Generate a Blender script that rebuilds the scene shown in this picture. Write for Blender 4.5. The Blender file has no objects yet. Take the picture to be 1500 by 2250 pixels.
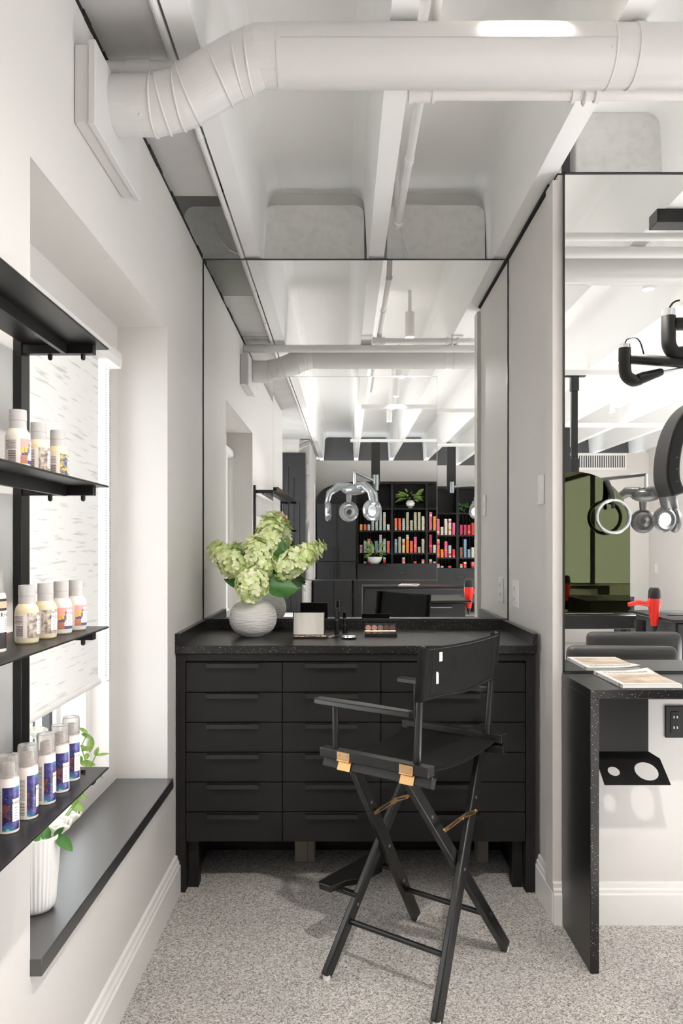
import bpy, bmesh, math, random
from mathutils import Vector as V, Matrix, noise
random.seed(7)
C = bpy.context.scene.collection
PI = math.pi
F = 1700.0; CX = 753.0; CY = 1198.0; H = 1.30        # focal length (1500x2250 frame), vanishing point, eye height
# ------------------------------------------------------------------ camera, world, exposure, daylight
cam_d = bpy.data.cameras.new('camera'); cam = bpy.data.objects.new('camera', cam_d); C.objects.link(cam)
cam.location = (0, 0, H); cam.rotation_euler = (PI/2, 0, 0)
cam_d.sensor_fit = 'HORIZONTAL'; cam_d.sensor_width = 36; cam_d.lens = 36*F/1500
cam_d.shift_x = (750-CX)/1500; cam_d.shift_y = (CY-1125)/1500; cam_d.clip_start = .02
bpy.context.scene.camera = cam
vs = bpy.context.scene.view_settings
vs.view_transform = 'Standard'; vs.look = 'None'; vs.gamma = 1; vs.use_curve_mapping = False; vs.exposure = 1.47
cy = bpy.context.scene.cycles; cy.max_bounces = 14; cy.diffuse_bounces = 8; cy.glossy_bounces = 8; cy.caustics_reflective = True; cy.blur_glossy = 0.5      # light also travels by way of the mirrors
W = bpy.data.worlds.new('sky'); bpy.context.scene.world = W; W.use_nodes = True
W.node_tree.nodes['Background'].inputs[0].default_value = (.93, .97, 1, 1)
W.node_tree.nodes['Background'].inputs[1].default_value = 1.0
def area(name, loc, rot, sx, sy, power, col=(1, 1, 1)):
    l = bpy.data.lights.new(name, 'AREA'); l.shape = 'RECTANGLE'; l.size = sx; l.size_y = sy; l.energy = power; l.color = col
    o = bpy.data.objects.new(name, l); C.objects.link(o); o.location = loc; o.rotation_euler = rot; return o
area('back_window_daylight', (-1.30, -1.85, 1.45), (0, -PI/2, 0), 1.6, 1.5, 12, (1, .99, .97))
area('window_daylight', (-1.0, 2.12, 1.28), (0, -PI/2, 0), 1.4, 1.0, 3.5, (.95, .98, 1))
sun_d = bpy.data.lights.new('sun', 'SUN'); sun_d.energy = 24; sun_d.angle = .03; sun_d.color = (.97, .985, 1); sun = bpy.data.objects.new('sun', sun_d); C.objects.link(sun)
sun.rotation_euler = (0, math.radians(52), 0)        # added sun: its floor patch behind the camera bounces light to the ceiling
# ------------------------------------------------------------------ materials
MT = {}
def mat(name, col, rough=.5, metal=0, **k):
    m = bpy.data.materials.new(name); m.use_nodes = True; MT[name] = m
    b = m.node_tree.nodes['Principled BSDF']
    b.inputs['Base Color'].default_value = (*col, 1); b.inputs['Roughness'].default_value = rough; b.inputs['Metallic'].default_value = metal
    for a, x in k.items(): b.inputs[a.replace('_', ' ')].default_value = x
    return m
def tex(m, kind, scale, c0=None, c1=None, p0=.4, p1=.6, bump=0, detail=4, vec=None, dist=.01, stretch=None):
    """colour ramp between c0 and c1 over a procedural texture in object space, and/or a bump"""
    nt = m.node_tree; N = nt.nodes; L = nt.links; b = N['Principled BSDF']
    tc = N.new('ShaderNodeTexCoord'); out = tc.outputs['Object']
    if stretch:
        mp = N.new('ShaderNodeMapping'); mp.inputs['Scale'].default_value = stretch; L.new(out, mp.inputs[0]); out = mp.outputs[0]
    if kind == 'noise':
        t = N.new('ShaderNodeTexNoise'); t.inputs['Detail'].default_value = detail; t.inputs['Scale'].default_value = scale; o = t.outputs['Fac']
    elif kind == 'voronoi':
        t = N.new('ShaderNodeTexVoronoi'); t.inputs['Scale'].default_value = scale; o = t.outputs['Distance']
    elif kind == 'wave':
        t = N.new('ShaderNodeTexWave'); t.inputs['Scale'].default_value = scale; t.inputs['Distortion'].default_value = 6; o = t.outputs['Fac']
    L.new(out, t.inputs['Vector'])
    if c0:
        r = N.new('ShaderNodeValToRGB'); r.color_ramp.elements[0].color = (*c0, 1); r.color_ramp.elements[1].color = (*c1, 1)
        r.color_ramp.elements[0].position = p0; r.color_ramp.elements[1].position = p1
        L.new(o, r.inputs[0]); L.new(r.outputs[0], b.inputs['Base Color'])
    if bump:
        bp = N.new('ShaderNodeBump'); bp.inputs['Strength'].default_value = bump; bp.inputs['Distance'].default_value = dist
        L.new(o, bp.inputs['Height']); L.new(bp.outputs[0], b.inputs['Normal'])
    return m
tex(mat('wall_paint', (.675, .65, .625), .55), 'noise', 60, bump=.04, dist=.004)
tex(mat('ceiling_paint', (.90, .90, .89), .5), 'noise', 25, bump=.08, dist=.006)
tex(mat('mid_grey', (.42, .41, .40), .6), 'noise', 3, (.46, .455, .44), (.55, .54, .53), .3, .7, bump=.05)  # mottled mid grey, darker than the white ceiling
tex(mat('block_paint', (.6, .6, .58), .75), 'noise', 28, (.66, .66, .64), (.74, .74, .72), .25, .55, bump=.5, detail=8, dist=.012)
mat('pan_end_paint', (.66, .67, .64), .6)
mat('recess_dark', (.10, .10, .10), .8)  # recess darkness put into the colour of the sheets behind
tex(mat('duct_paint', (.66, .645, .63), .35), 'noise', 9, bump=.05, dist=.01)
mat('pipe_paint', (.74, .725, .71), .4)
mat('trim_paint', (.82, .80, .775), .35)
mat('gap_shade', (.012, .012, .012), .9)  # black of the wall-top gaps: shadow put into the strip colour
mat('charcoal', (.0095, .0088, .0080), .48, Specular_IOR_Level=.35)
mat('charcoal_wood', (.028, .027, .026), .5)
mat('cabinet_black', (.008, .0075, .007), .5, Specular_IOR_Level=.35)
mat('deep_black', (.004, .004, .004), .5)
mat('black_steel', (.011, .0105, .0105), .36)
mat('sill_black', (.022, .022, .024), .34, Specular_IOR_Level=1.0, Coat_Weight=.8, Coat_Roughness=.3)
mat('mirror', (.93, .94, .93), 0.0, 1)
mat('lid_mirror', (.52, .50, .45), .05, 1)
mat('mirror_edge', (.03, .03, .03), .3, .3)
mat('mirror_bevel', (.8, .82, .8), .1, .9)
mat('green_mirror', (.085, .088, .045), .0, 1)
mat('chrome', (.8, .8, .8), .12, 1)
mat('grey_plastic', (.05, .048, .047), .3)
mat('silver_plastic', (.33, .35, .36), .18, .7)
mat('steel_grey', (.5, .5, .5), .3, 1)
mat('brass', (.80, .50, .24), .28, 1)
tex(mat('black_wood', (.018, .017, .016), .32), 'noise', 40, (.006, .006, .0055), (.013, .0125, .012), .3, .7, bump=.12, stretch=(1, 1, .1), dist=.002)
tex(mat('canvas', (.020, .019, .018), .8, Specular_IOR_Level=.25), 'noise', 30, (.004, .0038, .0035), (.008, .0075, .007), .3, .7, bump=.2, dist=.003)
mat('white_plastic', (.82, .81, .79), .35)
mat('white_foot', (.85, .85, .85), .4)
mat('wood_block', (.25, .22, .18), .7)
mat('red_plastic', (.75, .03, .02), .25)
mat('upholstery', (.030, .028, .027), .55)
mat('station_grey', (.026, .026, .028), .5, Specular_IOR_Level=.35)
mat('ceramic', (.74, .73, .71), .45)
tex(mat('brushed_ceramic', (.92, .90, .88), .6), 'noise', 30, bump=1.0, dist=.012, detail=5, stretch=(.9, .9, 7))
mat('cream_ceramic', (.55, .48, .38), .4)
mat('stem_green', (.12, .25, .05), .5)
tex(mat('leaf_green', (.05, .16, .03), .4), 'noise', 30, (.025, .10, .015), (.07, .22, .04), .3, .7, bump=.2, dist=.004)
tex(mat('bright_leaf', (.20, .42, .06), .45), 'noise', 40, (.12, .25, .04), (.27, .38, .10), .3, .7)
tex(mat('floret', (.62, .78, .32), .6), 'noise', 38, (.60, .74, .27), (.90, .92, .62), .36, .58, detail=2)
mat('rose_petal', (.86, .87, .80), .5)
mat('paper', (.82, .80, .76), .6)
tex(mat('cover_photo', (.6, .45, .32), .45), 'noise', 14, (.50, .34, .22), (.74, .62, .50), .35, .65, detail=2)
mat('ink', (.03, .03, .03), .6); mat('grey_ink', (.25, .25, .25), .6)
mat('tube_silver', (.6, .6, .6), .3, .8)
mat('kraft', (.55, .40, .28), .7)
mat('can_white', (.84, .76, .72), .35)
mat('cream_gel', (.80, .66, .46), .3, Subsurface_Weight=.3)
mat('milk_gel', (.80, .72, .64), .3, Subsurface_Weight=.3)
mat('frosted_cap', (.72, .70, .68), .3, Transmission_Weight=.35)
mat('clear_cap', (.92, .90, .88), .12, Transmission_Weight=.85)
mat('label_pink', (.85, .36, .33), .5); mat('label_orange', (.82, .45, .12), .5); mat('label_navy', (.10, .09, .22), .5)
mat('label_brick', (.55, .22, .13), .5); mat('label_grey', (.20, .17, .15), .5); mat('label_paper', (.84, .74, .70), .5)
mat('label_black', (.03, .025, .025), .4); mat('label_skin', (.80, .42, .28), .5); mat('label_red', (.75, .05, .07), .5); mat('label_blue', (.08, .15, .35), .5)
tex(mat('label_leaf', (.3, .25, .2), .5), 'noise', 160, (.20, .16, .14), (.62, .55, .46), .38, .62, detail=3)
tex(mat('label_flower', (.5, .4, .2), .5), 'noise', 150, (.06, .10, .25), (.75, .55, .10), .42, .58, detail=3)
for n, c in dict(pink_powder=(.62, .33, .27), taupe_powder=(.30, .20, .16), brown_powder=(.16, .09, .06), plum_powder=(.22, .10, .10), sand_powder=(.70, .50, .38)).items(): mat(n, c, .8)
def emis(name, col, s):
    m = bpy.data.materials.new(name); m.use_nodes = True; N = m.node_tree.nodes; N.clear()
    e = N.new('ShaderNodeEmission'); e.inputs[0].default_value = (*col, 1); e.inputs[1].default_value = s
    o = N.new('ShaderNodeOutputMaterial'); m.node_tree.links.new(e.outputs[0], o.inputs[0]); MT[name] = m
emis('lamp_glow', (1, .87, .68), 14)
def special():
    # speckled black stone
    m = mat('speckled_stone', (.02, .02, .02), .28); nt = m.node_tree; N = nt.nodes; L = nt.links; b = N['Principled BSDF']
    tc = N.new('ShaderNodeTexCoord')
    v = N.new('ShaderNodeTexVoronoi'); v.inputs['Scale'].default_value = 230; L.new(tc.outputs['Object'], v.inputs['Vector'])
    r = N.new('ShaderNodeValToRGB'); r.color_ramp.elements[0].color = (1, 1, 1, 1); r.color_ramp.elements[0].position = .20; r.color_ramp.elements[1].color = (0, 0, 0, 1); r.color_ramp.elements[1].position = .30
    L.new(v.outputs['Distance'], r.inputs[0])
    w = N.new('ShaderNodeSeparateColor'); L.new(v.outputs['Color'], w.inputs[0])
    g = N.new('ShaderNodeMath'); g.operation = 'GREATER_THAN'; g.inputs[1].default_value = .80; L.new(w.outputs[0], g.inputs[0])
    mu = N.new('ShaderNodeMath'); mu.operation = 'MULTIPLY'; L.new(r.outputs[0], mu.inputs[0]); L.new(g.outputs[0], mu.inputs[1])
    mx = N.new('ShaderNodeMix'); mx.data_type = 'RGBA'; mx.inputs[6].default_value = (.009, .0085, .0085, 1); mx.inputs[7].default_value = (.42, .41, .39, 1)
    L.new(mu.outputs[0], mx.inputs[0]); L.new(mx.outputs[2], b.inputs['Base Color'])
    # flake floor
    m = mat('flake_floor', (.4, .37, .34), .55); nt = m.node_tree; N = nt.nodes; L = nt.links; b = N['Principled BSDF']
    tc = N.new('ShaderNodeTexCoord')
    v = N.new('ShaderNodeTexVoronoi'); v.inputs['Scale'].default_value = 260; L.new(tc.outputs['Object'], v.inputs['Vector'])
    w = N.new('ShaderNodeSeparateColor'); L.new(v.outputs['Color'], w.inputs[0])
    r = N.new('ShaderNodeValToRGB'); r.color_ramp.interpolation = 'CONSTANT'
    for p, c in ((0, (.21, .19, .175)), (.14, (.40, .37, .345)), (.42, (.58, .545, .515)), (.80, (.76, .72, .685))):
        e = r.color_ramp.elements[0] if p == 0 else r.color_ramp.elements.new(p); e.position = p; e.color = (*c, 1)
    r.color_ramp.elements[-1].color = (.76, .73, .70, 1)
    L.new(w.outputs[0], r.inputs[0])
    n = N.new('ShaderNodeTexNoise'); n.inputs['Scale'].default_value = 1.8; L.new(tc.outputs['Object'], n.inputs['Vector'])
    r2 = N.new('ShaderNodeValToRGB'); r2.color_ramp.elements[0].color = (.86, .86, .88, 1); r2.color_ramp.elements[1].color = (1, 1, 1, 1); r2.color_ramp.elements[0].position = .35; r2.color_ramp.elements[1].position = .6
    L.new(n.outputs['Fac'], r2.inputs[0])
    mx = N.new('ShaderNodeMix'); mx.data_type = 'RGBA'; mx.blend_type = 'MULTIPLY'; mx.inputs[0].default_value = 1
    L.new(r.outputs[0], mx.inputs[6]); L.new(r2.outputs[0], mx.inputs[7]); L.new(mx.outputs[2], b.inputs['Base Color'])
    bp = N.new('ShaderNodeBump'); bp.inputs['Strength'].default_value = .25; bp.inputs['Distance'].default_value = .002; L.new(w.outputs[1], bp.inputs['Height']); L.new(bp.outputs[0], b.inputs['Normal'])
    # translucent slubbed blind fabric
    m = mat('blind_fabric', (.86, .85, .83), .8); nt = m.node_tree; N = nt.nodes; L = nt.links; b = N['Principled BSDF']
    tex(m, 'noise', 30, (.66, .65, .63), (.88, .87, .85), .30, .42, detail=2, stretch=(1, .22, 3.2))
    t = N.new('ShaderNodeBsdfTranslucent'); t.inputs[0].default_value = (.9, .89, .87, 1); mx = N.new('ShaderNodeMixShader'); mx.inputs[0].default_value = .19
    rr = [x for x in N if x.type == 'VALTORGB'][0]; L.new(rr.outputs[0], t.inputs[0])
    L.new(b.outputs[0], mx.inputs[1]); L.new(t.outputs[0], mx.inputs[2]); L.new(mx.outputs[0], N['Material Output'].inputs[0])
    # window glass
    m = bpy.data.materials.new('glass'); m.use_nodes = True; MT['glass'] = m; nt = m.node_tree; N = nt.nodes; L = nt.links; N.clear()
    a = N.new('ShaderNodeBsdfTransparent'); g = N.new('ShaderNodeBsdfGlossy'); g.inputs['Roughness'].default_value = .02; fr = N.new('ShaderNodeValue'); fr.outputs[0].default_value = .05
    mx = N.new('ShaderNodeMixShader'); o = N.new('ShaderNodeOutputMaterial'); L.new(fr.outputs[0], mx.inputs[0]); L.new(a.outputs[0], mx.inputs[1]); L.new(g.outputs[0], mx.inputs[2]); L.new(mx.outputs[0], o.inputs[0])
    # galaxy print
    m = mat('galaxy_print', (.1, .08, .25), .35); nt = m.node_tree; N = nt.nodes; L = nt.links; b = N['Principled BSDF']
    tc = N.new('ShaderNodeTexCoord'); n = N.new('ShaderNodeTexNoise'); n.inputs['Scale'].default_value = 34; n.inputs['Detail'].default_value = 6; L.new(tc.outputs['Object'], n.inputs['Vector'])
    r = N.new('ShaderNodeValToRGB'); r.color_ramp.elements[0].position = .36; r.color_ramp.elements[0].color = (.16, .05, .05, 1); r.color_ramp.elements[1].position = .70; r.color_ramp.elements[1].color = (.45, .75, .70, 1)
    for p, c in ((.43, (.02, .014, .05)), (.50, (.03, .028, .15)), (.56, (.10, .08, .30)), (.62, (.03, .24, .32))):
        e = r.color_ramp.elements.new(p); e.color = (*c, 1)
    L.new(n.outputs['Fac'], r.inputs[0])
    v = N.new('ShaderNodeTexVoronoi'); v.inputs['Scale'].default_value = 330; L.new(tc.outputs['Object'], v.inputs['Vector'])
    l = N.new('ShaderNodeMath'); l.operation = 'LESS_THAN'; l.inputs[1].default_value = .13; L.new(v.outputs['Distance'], l.inputs[0])
    mx = N.new('ShaderNodeMix'); mx.data_type = 'RGBA'; mx.inputs[7].default_value = (.75, .8, .95, 1); L.new(l.outputs[0], mx.inputs[0]); L.new(r.outputs[0], mx.inputs[6]); L.new(mx.outputs[2], b.inputs['Base Color'])
special()
# ------------------------------------------------------------------ geometry helpers
def at(u, v, y): return V(((u-CX)*y/F, y, H-(v-CY)*y/F))
MIR1 = 3.4555; MIR2 = 2.653
def r1(u, v, d): p = at(u, v, d); return V((p.x, 2*MIR1-d, p.z))      # a point seen in the big mirror at path length d
def r2(u, v, d): p = at(u, v, d); return V((p.x, 2*MIR2-d, p.z))
WM = {}
class MB:
    def __init__(s): s.v = []; s.f = []; s.k = []; s.m = 0
    def add(s, vs_, fs):
        o = len(s.v); s.v += [V(p) for p in vs_]; s.f += [tuple(i+o for i in f) for f in fs]; s.k += [s.m]*len(fs); return s
    def obox(s, c, a, b, d):
        c, a, b, d = V(c), V(a), V(b), V(d); p = [c+i*a+j*b+k*d for k in (-1, 1) for j in (-1, 1) for i in (-1, 1)]
        fs = [(0, 2, 3, 1), (4, 5, 7, 6), (0, 1, 5, 4), (2, 6, 7, 3), (0, 4, 6, 2), (1, 3, 7, 5)]
        if a.cross(b).dot(d) < 0: fs = [f[::-1] for f in fs]
        return s.add(p, fs)
    def box(s, x0, x1, y0, y1, z0, z1): return s.obox(((x0+x1)/2, (y0+y1)/2, (z0+z1)/2), (abs(x1-x0)/2, 0, 0), (0, abs(y1-y0)/2, 0), (0, 0, abs(z1-z0)/2))
    def beam(s, p0, p1, w, h, side):
        p0, p1 = V(p0), V(p1); d = (p1-p0).normalized(); sd = V(side); sd = (sd-d*sd.dot(d)).normalized(); up = d.cross(sd)
        return s.obox((p0+p1)/2, (p1-p0)/2, sd*w/2, up*h/2)
    def tube(s, pts, r, n=10, caps=True):
        pts = [V(p) for p in pts]; N = len(pts); rs = r if isinstance(r, (list, tuple)) else [r]*N
        t0 = (pts[1]-pts[0]).normalized(); a = t0.orthogonal().normalized(); vs_ = []
        for i, p in enumerate(pts):
            t = ((pts[min(i+1, N-1)]-p).normalized()+(p-pts[max(i-1, 0)]).normalized()).normalized()
            a = (a-t*a.dot(t)).normalized(); b = t.cross(a)
            sc = 1
            for k in range(n): vs_.append(p+(a*math.cos(2*PI*k/n)+b*math.sin(2*PI*k/n))*rs[i]*sc)
        fs = [(i*n+k, i*n+(k+1) % n, (i+1)*n+(k+1) % n, (i+1)*n+k) for i in range(N-1) for k in range(n)]
        if caps: fs += [tuple(range(n))[::-1], tuple(range((N-1)*n, N*n))]
        return s.add(vs_, fs)
    def cyl(s, p0, p1, r0, r1_=None, n=16): return s.tube([p0, p1], [r0, r0 if r1_ is None else r1_], n)
    def lathe(s, c, prof, n=24, fn=None, caps=True):
        c = V(c); vs_ = []
        for r, z in prof:
            for k in range(n):
                a = 2*PI*k/n; q = r*(fn(a, z) if fn else 1); vs_.append(c+V((q*math.cos(a), q*math.sin(a), z)))
        N = len(prof); fs = [(i*n+k, i*n+(k+1) % n, (i+1)*n+(k+1) % n, (i+1)*n+k) for i in range(N-1) for k in range(n)]
        if caps: fs += [tuple(range(n))[::-1], tuple(range((N-1)*n, N*n))]
        return s.add(vs_, fs)
    def prism(s, poly, ext):
        poly = [V(p) for p in poly]; e = V(ext); n = len(poly)
        nr = V((0, 0, 0))
        for i in range(n): nr += poly[i].cross(poly[(i+1) % n])
        if nr.dot(e) > 0: poly = poly[::-1]
        return s.add(poly+[p+e for p in poly], [tuple(range(n)), tuple(range(2*n-1, n-1, -1))]+[(i, i+n, (i+1) % n+n, (i+1) % n) for i in range(n)])
    def ell(s, c, rx, ry, rz, n=16, m=10, R=None):
        vs_ = []; c = V(c)
        for i in range(m+1):
            t = PI*i/m
            for k in range(n):
                p = V((rx*math.sin(t)*math.cos(2*PI*k/n), ry*math.sin(t)*math.sin(2*PI*k/n), rz*math.cos(t)))
                vs_.append(c+(R @ p if R else p))
        return s.add(vs_, [(i*n+k, (i+1)*n+k, (i+1)*n+(k+1) % n, i*n+(k+1) % n) for i in range(m) for k in range(n)])
    def torus(s, c, nrm, R, r, n=28, m=8):
        nrm = V(nrm).normalized(); a = nrm.orthogonal().normalized(); b = nrm.cross(a); vs_ = []; c = V(c)
        for i in range(n):
            d = a*math.cos(2*PI*i/n)+b*math.sin(2*PI*i/n)
            for j in range(m): vs_.append(c+d*(R+r*math.cos(2*PI*j/m))+nrm*r*math.sin(2*PI*j/m))
        return s.add(vs_, [(i*m+j, ((i+1) % n)*m+j, ((i+1) % n)*m+(j+1) % m, i*m+(j+1) % m) for i in range(n) for j in range(m)])
    def patch(s, c, r, a0, a1, z0, z1, n=8):
        c = V(c); a0 = math.radians(a0); a1 = math.radians(a1); vs_ = []
        for i in range(n+1):
            a = a0+(a1-a0)*i/n; d = V((math.cos(a), math.sin(a), 0))*r; vs_ += [c+d+V((0, 0, z0)), c+d+V((0, 0, z1))]
        return s.add(vs_, [(2*i, 2*i+2, 2*i+3, 2*i+1) for i in range(n)])
    def grid(s, fn, nu, nv, th=0):
        P = [[V(fn(i/nu, j/nv)) for j in range(nv+1)] for i in range(nu+1)]
        vs_ = [p for row in P for p in row]; fs = [(i*(nv+1)+j, (i+1)*(nv+1)+j, (i+1)*(nv+1)+j+1, i*(nv+1)+j+1) for i in range(nu) for j in range(nv)]
        return s.add(vs_, fs)
    def build(s, name, m, parent=None, bevel=0, seg=2, solid=0, kind=None, ang=.6, free=False):
        ms = m if isinstance(m, (list, tuple)) else [m]
        if parent is None:
            xs = [p.x for p in s.v]; ys = [p.y for p in s.v]; zs = [p.z for p in s.v]
            loc = V(((min(xs)+max(xs))/2, (min(ys)+max(ys))/2, min(zs))); Mw = Matrix.Translation(loc)
        else: Mw = WM[parent.name]
        inv = Mw.inverted(); me = bpy.data.meshes.new(name); me.from_pydata([inv @ p for p in s.v], [], s.f)
        for q in ms: me.materials.append(MT[q])
        me.polygons.foreach_set('material_index', s.k); me.polygons.foreach_set('use_smooth', [True]*len(s.f))
        me.update(); me.set_sharp_from_angle(angle=ang)
        o = bpy.data.objects.new(name, me); C.objects.link(o)
        if parent is None: o.location = Mw.to_translation()
        else: o.parent = parent
        WM[o.name] = Mw
        if solid: q = o.modifiers.new('solid', 'SOLIDIFY'); q.thickness = solid; q.offset = 0
        if bevel: q = o.modifiers.new('bevel', 'BEVEL'); q.width = bevel; q.segments = seg; q.limit_method = 'ANGLE'; q.angle_limit = .6
        if kind: o['kind'] = kind
        return o
def B(x0, x1, y0, y1, z0, z1): return MB().box(x0, x1, y0, y1, z0, z1)
def thing(name, label, cat, loc=(0, 0, 0), rz=0, group=None):
    o = bpy.data.objects.new(name, None); C.objects.link(o); o.location = loc; o.rotation_euler = (0, 0, rz)
    o.empty_display_size = .05; WM[o.name] = Matrix.Translation(V(loc)) @ Matrix.Rotation(rz, 4, 'Z')
    o['label'] = label; o['category'] = cat
    if group: o['group'] = group
    return o
def tag(o, label, cat, group=None, kind=None):
    o['label'] = label; o['category'] = cat
    if group: o['group'] = group
    if kind: o['kind'] = kind
    return o
def struct(name, mb, m, label=None, cat=None, **k):
    o = mb.build(name, m, None, **k); o['kind'] = 'structure'
    o['label'] = label or name.replace('_', ' '); o['category'] = cat or name.split('_')[0]; return o
def dup(root, loc, label, rz=None, name=None):
    m = {root: root.copy()}; r = m[root]; C.objects.link(r); r.location = loc; r['label'] = label
    if rz is not None: r.rotation_euler = (0, 0, rz)
    def rec(a, b):
        for ch in a.children:
            c = ch.copy(); C.objects.link(c); c.parent = b; rec(ch, c)
    rec(root, r); return r
TXT = {}
def smp(pts, k=5):
    pts = [V(p) for p in pts]; q = [pts[0]*2-pts[1]]+pts+[pts[-1]*2-pts[-2]]; out = []
    for i in range(1, len(q)-2):
        for j in range(k):
            s2 = j/k; out.append(.5*((2*q[i])+(q[i+1]-q[i-1])*s2+(2*q[i-1]-5*q[i]+4*q[i+1]-q[i+2])*s2*s2+(3*q[i]-q[i-1]-3*q[i+1]+q[i+2])*s2**3))
    return out+[pts[-1]]
def text_faces(st, size, bold=0):
    key = (st, size, bold)
    if key not in TXT:
        cu = bpy.data.curves.new('t', 'FONT'); cu.body = st; cu.size = size; cu.align_x = 'CENTER'; cu.align_y = 'CENTER'; cu.resolution_u = 2; cu.offset = bold
        o = bpy.data.objects.new('t', cu); C.objects.link(o); dg = bpy.context.evaluated_depsgraph_get(); me = bpy.data.meshes.new_from_object(o.evaluated_get(dg))
        TXT[key] = ([v.co.copy() for v in me.vertices], [tuple(p.vertices) for p in me.polygons])
        bpy.data.objects.remove(o); bpy.data.curves.remove(cu); bpy.data.meshes.remove(me)
    return TXT[key]
def text_flat(mb, st, size, c, ex, ey, bold=0):
    vs_, fs = text_faces(st, size, bold); c = V(c); ex = V(ex); ey = V(ey); mb.add([c+ex*p.x+ey*p.y for p in vs_], fs); return mb
def text_round(mb, st, size, c, r, ang, z):
    vs_, fs = text_faces(st, size, 0); a0 = math.radians(ang); c = V(c)
    mb.add([c+V((r*math.cos(a0+p.x/r), r*math.sin(a0+p.x/r), z+p.y)) for p in vs_], fs); return mb

# ------------------------------------------------------------------ the setting
XL = -.626; XR = .740; ZT = 2.587; ZS = 2.963; YB = -5.07; XE = 4.10
struct('floor', B(-1.4, 4.3, -5.7, 3.7, -.05, 0), 'flake_floor', 'grey beige flake floor running through the salon', 'floor')
# left wall with the window recess
Y0, Y1 = 1.549, 2.764
m = MB()
m.box(-.90, XL, -.75, Y0, 0, ZT-.012).box(-.90, XL, Y1, MIR1+.06, 0, ZT-.012).box(-.90, XL, Y0, Y1, 2.079, ZT-.012).box(-.90, XL, Y0, Y1, 0, .436)
m.box(-.90, -.805, Y0, Y0+.07, .436, 2.079).box(-.90, -.805, 2.666, Y1, .436, 2.079).box(-.90, -.805, Y0+.07, 2.666, 1.955, 2.079).box(-.90, -.805, Y0+.07, 2.666, .436, .536)
wl = struct('wall_left', m, 'wall_paint', 'white wall on the left with a deep window recess', 'wall')
m = MB(); y = 1.2
while y < MIR1:
    w = random.uniform(.05, .16); m.box(XL-.03, XL-.002+random.uniform(-.003, .003), y, min(y+w, MIR1), ZT-.014, ZT+.011); y += w+random.choice((0, 0, .01))
m.build('shade_strip', 'gap_shade', wl)
# recessed side room behind the camera, with its window
m = MB().box(-1.25, -.90, -.80, -.75, 0, ZT).box(-1.30, -1.20, -2.95, -2.6, 0, ZT).box(-1.30, -1.20, -1.1, -.75, 0, ZT).box(-1.30, -1.20, -2.6, -1.1, 0, .65).box(-1.30, -1.20, -2.6, -1.1, 2.25, ZT)
struct('wall_left_rear', m, 'wall_paint', 'white wall behind the photographer with a window', 'wall')
wn = struct('window_2', MB().box(-1.27, -1.22, -2.6, -2.56, .65, 2.25).box(-1.27, -1.22, -1.14, -1.1, .65, 2.25).box(-1.27, -1.22, -2.56, -1.14, .65, .70).box(-1.27, -1.22, -2.56, -1.14, 2.2, 2.25).box(-1.27, -1.22, -1.87, -1.83, .7, 2.2), 'trim_paint', 'white framed window behind the photographer', 'window')
B(-1.25, -1.245, -2.56, -1.14, .7, 2.2).build('pane', 'glass', wn)
m = MB().box(-1.30, -.47, -3.0, -2.95, 0, ZT).box(-.60, -.47, -4.30, -2.95, 0, ZT).box(-.60, -.47, -5.12, -4.72, 0, ZT).box(-.60, -.47, -4.72, -4.30, 2.14, ZT).box(-.60, -.47, -4.72, -4.30, 0, .75)
struct('wall_left_far', m, 'wall_paint', 'white wall return seen in the mirror beside the grooved door', 'wall')
w3 = struct('window_3', MB().box(-.58, -.55, -4.72, -4.69, .75, 2.14).box(-.58, -.55, -4.33, -4.30, .75, 2.14), 'trim_paint', 'narrow window near the tall black cabinet', 'window')
B(-.57, -.565, -4.69, -4.33, .75, 2.14).build('pane', 'glass', w3)
# wall behind the mirror, right wing wall, wall of the second mirror
struct('wall_alcove', B(XL-.27, XR+.02, MIR1+.012, MIR1+.09, 0, ZT-.012), 'wall_paint', 'white wall behind the large mirror', 'wall')
wr = struct('wall_right', MB().box(XR, XR+.10, MIR2+.012, MIR1+.09, 0, ZT-.012).box(XR-.018, 4.3, MIR2+.012, MIR2+.10, 0, ZT-.03), 'wall_paint', 'white wing wall at the right of the vanity and wall beyond', 'wall')
m = MB().box(XR+.003, XR+.03, MIR2+.05, MIR1, ZT-.016, ZT+.012); m.box(XR-.012, XR+.01, MIR2+.1, MIR1, ZT-.014, ZT-.004)
m.build('shade_strip', 'gap_shade', wr)
# back and right walls of the salon
struct('wall_back', MB().box(-.60, 4.3, YB-.1, YB, 0, ZT-.05), 'wall_paint', 'white back wall of the salon above the black bookcase', 'wall')
m = MB().box(XE, XE+.12, -5.7, -3.4, 0, ZS).box(XE, XE+.12, -3.4, 2.3, 2.55, ZT+.4).box(XE, XE+.12, -3.4, 2.3, 0, .35).box(XE, XE+.12, 2.2, 2.8, 0, ZS)
struct('wall_far_right', m, 'wall_paint', 'white far right wall holding the added windows', 'wall')
w4 = struct('window_4', MB().box(XE+.03, XE+.09, -3.4, 2.2, .35, .42).box(XE+.03, XE+.09, -3.4, 2.2, 2.48, 2.55).box(XE+.03, XE+.09, -3.4, -3.33, .42, 2.48).box(XE+.03, XE+.09, -1.55, -1.49, .42, 2.48).box(XE+.03, XE+.09, .32, .38, .42, 2.48).box(XE+.03, XE+.09, 2.13, 2.2, .42, 2.48), 'black_steel', 'black framed unseen windows added for daylight', 'window')  # unseen windows, added to let daylight into the room
B(XE+.055, XE+.06, -3.33, 2.13, .42, 2.48).build('pane', 'glass', w4)
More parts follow.
